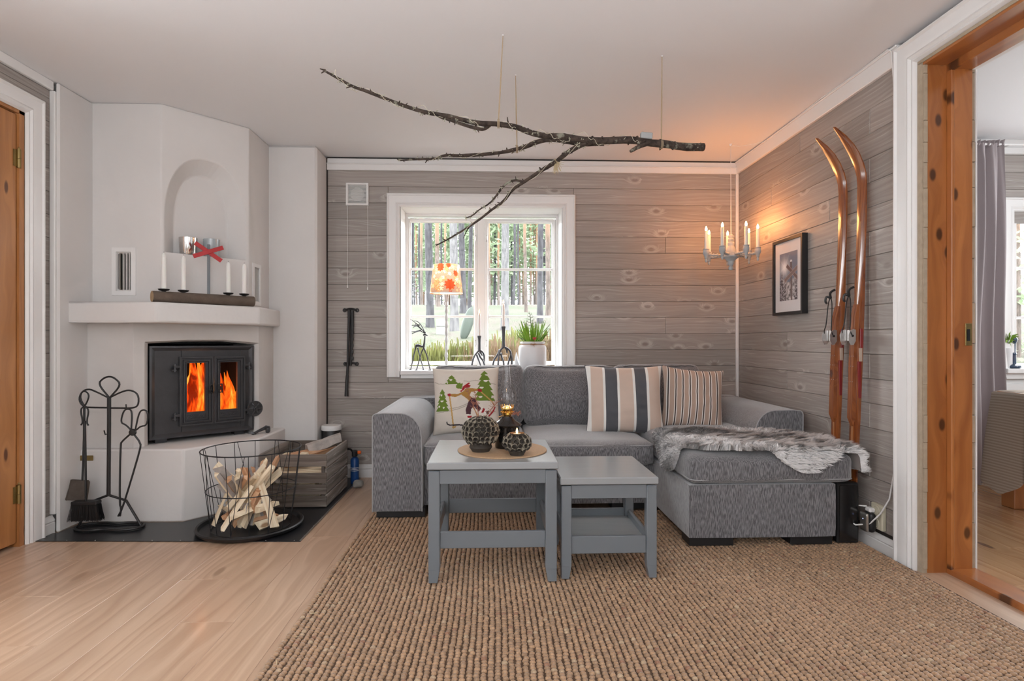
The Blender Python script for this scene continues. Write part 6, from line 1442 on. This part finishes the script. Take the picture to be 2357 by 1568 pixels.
# table with a cloth, only its corner shows
tb2 = thing('dining_table', 'dark-stained pine table under a beige cloth in the next room', 'table', (3.55, 2.9, .022))
b = B(); b.box(3.02, 4.2, 2.4, 3.30, .66, .70, .004); b.build('table_top', M['pine'], tb2)
for x_, y_ in ((3.03, 3.19), (4.08, 3.19), (3.03, 2.42), (4.08, 2.42)): b = B(); b.box(x_, x_+.09, y_, y_+.09, .022, .66, .004); b.build('leg', M['pine'], tb2)
m, n, l, p = newmat('ribbed beige cloth'); g = G(n, l); s3 = g.sep(g.coord()); w2_ = g.math('FRACT', g.math('MULTIPLY', g.math('ADD', s3[2], g.math('MULTIPLY', s3[0], .3)), 60)); l.new(g.mix(g.smooth(w2_, .3, .7), (.34, .27, .215), (.46, .38, .31)), p.inputs['Base Color']); p.inputs['Roughness'].default_value = .95; l.new(g.bump(w2_, .4, .003), p.inputs['Normal']); M['cloth'] = m
def cloth(u, v):
    # drape over the left edge; v: 0 on the top, 1 hanging corner
    y = 3.32-.95*u; top_w = .25
    if v < .35: return Vector((3.02+.5*(1-v/.35), y, .704+.002*math.sin(u*20)))
    t = (v-.35)/.65; drop = .60*t*(1-.55*abs(u-.12)**.7*1.2); return Vector((3.012-.05*t-.03*t*math.sin(u*22)-.02*math.sin(u*9+t*2), y+.02*math.sin(u*30)*t, .702-drop))
b = B(); b.grid(cloth, 80, 26); o_ = b.build('tablecloth', M['cloth'], sharp=0); tag(o_, 'beige ribbed cloth hanging over the table edge in the next room', 'tablecloth')
for f_ in o_.data.polygons: f_.use_smooth = True

# ------------------------------------------------------------------ outside: forest floor, pines, bushes
m, n, l, p = newmat('forest floor'); g = G(n, l); co = g.coord(); n1 = g.noise(co, .9, 5, .6); n2 = g.noise(co, 6, 5, .7); n3 = g.noise(co, 30, 3, .7)
c_ = g.mix(g.smooth(n1, .40, .56), (.022, .030, .010), (.040, .031, .022)); c_ = g.mix(g.smooth(n2, .48, .60), c_, (.020, .030, .007)); c_ = g.mix(g.smooth(n3, .5, .7, 0, .6), c_, (.062, .056, .043)); l.new(c_, p.inputs['Base Color']); p.inputs['Roughness'].default_value = 1; l.new(g.bump(n3, .8, .05), p.inputs['Normal']); M['forest'] = m
def gz(x, y):
    z = .25+.1317*(y-4.6) if y < 20 else 2.28-.10*(y-20)
    return z+.10*mnoise.noise(Vector((x*.35, y*.35, 0)))+.04*mnoise.noise(Vector((x*1.4, y*1.4, 2)))
b = B(); b.grid(lambda u, v: (lambda x, y: Vector((x, y, gz(x, y))))(-22+50*u, 4.6+50*v*(.35+.65*v)), 110, 110); gr_ = b.build('ground_outside', M['forest'], sharp=0); tag(gr_, kind='structure')
for f_ in gr_.data.polygons: f_.use_smooth = True
def barkm(name, a, c2, top=None):
    m, n, l, p = newmat(name); g = G(n, l); co = g.coord(); s3 = g.sep(co); nz = g.noise(g.comb(g.math('MULTIPLY', s3[0], 14), g.math('MULTIPLY', s3[1], 14), g.math('MULTIPLY', s3[2], 4)), 1, 5, .7)
    c_ = g.mix(g.smooth(nz, .38, .62), a, c2)
    if top: c_ = g.mix(g.smooth(s3[2], 1.6, 3.2), c_, top)
    l.new(c_, p.inputs['Base Color']); p.inputs['Roughness'].default_value = 1; l.new(g.bump(nz, .8, .03), p.inputs['Normal']); return m
M['tr1'] = barkm('grey pine bark', (.010, .009, .011), (.034, .033, .036)); M['tr2'] = barkm('reddish pine bark', (.035, .027, .022), (.085, .066, .056), (.14, .08, .045)); M['tr3'] = barkm('pale grey bark', (.042, .04, .042), (.085, .083, .082))
def el2(px, y):
    d = el_(px, 785, y); return d.x
def tree(px, y, wpx, mat, label, h=13, lean=0):
    x = el2(px, y); r_ = wpx/1309*y/2; z0 = gz(x, y)-.1
    b = B(); pts = [Vector((x, y, z0)), Vector((x, y, z0+.12)), Vector((x, y, z0+.5))]+[Vector((x+lean*t*h+.05*math.sin(px+t*4), y, z0+.5+t*(h-.5))) for t in (.15, .35, .6, 1)]
    b.tube(pts, [r_*1.55, r_*1.25, r_*1.05, r_, r_*.93, r_*.8, r_*.35], 12); o = b.build('pine_tree', mat, sharp=70); tag(o, label[0], 'tree', label[1] if len(label) > 1 else None); return o, x, r_
rg = random.Random(31)
tree(990, 13, 17, M['tr1'], ('thick dark grey pine trunk at the left of the window view',))
tree(1046, 12, 18, M['tr3'], ('broad pale grey pine trunk just behind the lamp shade',))
tree(1066, 16, 14, M['tr1'], ('dark pine trunk right of the lamp in the window view',))
tree(1081, 17, 9, M['tr1'], ('slim dark pine trunk beside the central window mullion',))
tree(1162, 12.5, 17, M['tr3'], ('wide pale grey pine trunk at left of the right-hand sash',))
tree(1243, 13.5, 13, M['tr1'], ('dark slightly leaning pine trunk near the right sash edge',), lean=.02)
tree(1262, 15, 11, M['tr2'], ('reddish pine trunk at the far right of the window view',))
tree(1009, 19, 9, M['tr2'], ('mid-size reddish pine trunk above the lamp shade',))
tree(1211, 17, 7, M['tr2'], ('orange barked pine trunk in the middle of the right sash',))
LT = ('slender pine trunk in the bright forest beyond the window', 'slender pines beyond the window')
for px in (950, 955, 961, 966, 972, 1018, 1025, 1098, 1105, 1112, 1118, 1130, 1137, 1143, 1148, 1178, 1184, 1191, 1197, 1203, 1222, 1230, 1236, 1254, 1272): tree(px+rg.uniform(-2, 2), rg.uniform(20, 29), rg.uniform(3, 6), M['tr2'] if rg.random() < .6 else M['tr1'], LT, h=16)
m, n, l, p = newmat('pine foliage'); g = G(n, l); co = g.coord(); nz = g.noise(co, 1.5, 2); cc_ = g.mix(nz, (.13, .18, .095), (.20, .25, .165)); l.new(cc_, p.inputs['Base Color']); p.inputs['Roughness'].default_value = 1
tl = n.new('ShaderNodeBsdfTranslucent'); l.new(cc_, tl.inputs[0]); mx = n.new('ShaderNodeMixShader'); mx.inputs[0].default_value = .5; l.new(p.outputs[0], mx.inputs[1]); l.new(tl.outputs[0], mx.inputs[2]); l.new(mx.outputs[0], n['Material Output'].inputs[0]); M['fol'] = m
M['fol2'] = simple('deep green foliage', (.14, .20, .10), .9, var=.4, vs=3)
def crown(x, y, z0, z1, rad, nq, sz, mat, label, grp, name='conifer'):
    b = B(); b.tube([(x, y, gz(x, y)-.1), (x, y, (z0+z1)/2), (x, y, z1)], [rad*.045, rad*.035, .02], 6); t = b.build(name, M['tr2'], sharp=70); tag(t, label, 'tree', grp)
    b = B()
    cl = [Vector((x+rg.gauss(0, rad*.5), y+rg.gauss(0, rad*.5), rg.uniform(z0, z1))) for _ in range(max(10, nq//26))]
    for _ in range(nq):
        c_ = rg.choice(cl)+Vector((rg.gauss(0, rad*.16), rg.gauss(0, rad*.16), rg.gauss(0, rad*.08))); a = Vector((rg.gauss(0, 1), rg.gauss(0, 1), rg.gauss(0, .5))).normalized()*sz*rg.uniform(.5, 1.2); e_ = a.cross(Vector((rg.gauss(0, 1), rg.gauss(0, 1), rg.gauss(0, 1)))).normalized()*sz*.25
        b.add([c_-a-e_*.3, c_+e_, c_+a, c_-e_], [(0, 1, 2, 3)])
    b.build('crown', mat, t, kind='stuff', recalc=False, sharp=0)
for px, y in ((940, 30), (975, 34), (1005, 27), (1035, 32), (1075, 36), (1130, 30), (1170, 34), (1205, 31), (1235, 27), (1268, 33), (1100, 26)):
    crown(el2(px, y), y, 2.7+rg.uniform(0, 2), 9, 2.0, 2600, .20, M['fol'], 'hazy pale green pine far back in the forest', 'far green pines')
crown(8.2, 8.6, .6, 5.5, 1.3, 900, .12, M['fol'], 'leafy green tree outside the next room window', None, 'garden_tree')
crown(9.3, 9.8, .2, 6, 1.6, 700, .14, M['fol'], 'paler green tree behind the garden tree outside the next room', None, 'garden_tree')
M['heath1'] = simple('olive yellow heather', (.10, .105, .022), .95, var=.45, vs=4); M['heath2'] = simple('russet heather', (.12, .075, .038), .95, var=.45, vs=4)
def bush(px, y, w_, h, mat, label, nq=900):
    x = el2(px, y); z0 = gz(x, y); b = B()
    for _ in range(nq):
        a, r_ = rg.uniform(0, 6.28), w_*math.sqrt(rg.random()); c_ = Vector((x+r_*math.cos(a), y+r_*math.sin(a)*.6, z0-.03)); e_ = c_+Vector((rg.gauss(0, .06), rg.gauss(0, .06), h*rg.uniform(.5, 1.1)*(1-.5*(r_/w_)**2))); s_ = Vector((.010, 0, 0)) if rg.random() < .5 else Vector((0, .010, .004))
        b.add([c_-s_, c_+s_, e_+s_*.6, e_-s_*.6], [(0, 1, 2, 3)])
    o = b.build('heather_bush', mat, recalc=False, sharp=0); tag(o, label, 'bush')
bush(985, 6.6, .55, .50, M['heath1'], 'olive green heather clump low in the left sash, right of the deer')
bush(1070, 6.8, .5, .48, M['heath1'], 'yellowish heather clump between the lamp stem and mullion')
bush(1022, 7.8, .6, .28, M['heath2'], 'russet heather clump behind the lamp stem')
bush(1145, 6.7, .6, .55, M['heath2'], 'russet brown heather clump left of the tall candlestick')
bush(1185, 7.4, .5, .55, M['heath1'], 'green heather clump seen between candlestick and pot')
bush(1268, 6.8, .55, .60, M['heath2'], 'reddish heather clump right of the plant pot')
bush(950, 7.2, .5, .35, M['heath1'], 'low green heather clump behind the deer figurine')
bush(1235, 8.5, .8, .35, M['heath1'], 'pale green heather clump behind the plant sprigs')
x = el2(1076, 10.5); M['canoe'] = simple('weathered green paint', (.013, .022, .013), .6, var=.3, vs=8)
b = B(); b.rbox((x, 10.5, gz(x, 10.5)+.27), (.20, .10, .66), .04, 10, rot=rotm(0, R(16)), fn=lambda q, p: Vector((q.x*math.sqrt(max(.02, 1-p[2]**2)), q.y*math.sqrt(max(.05, 1-p[2]**2)), q.z))); tag(b.build('upturned_sled', M['canoe']), 'narrow green boat-shaped sled standing on end by the mullion', 'sled')
x = el2(1015.5, 11.3); b = B(); z_ = gz(x, 11.3); b.box(x-.09, x+.09, 11.2, 11.35, z_-.05, z_+.14, .01); M['postw'] = simple('weathered white wood', (.12, .12, .115), .9, var=.2, vs=10); ho = b.build('wooden_block', M['postw']); tag(ho, 'short white two-part block standing outside behind the lamp stem', 'block'); b = B(); b.box(x-.09, x+.09, 11.2, 11.35, z_+.15, z_+.30, .01); b.build('upper_section', M['postw'], ho)
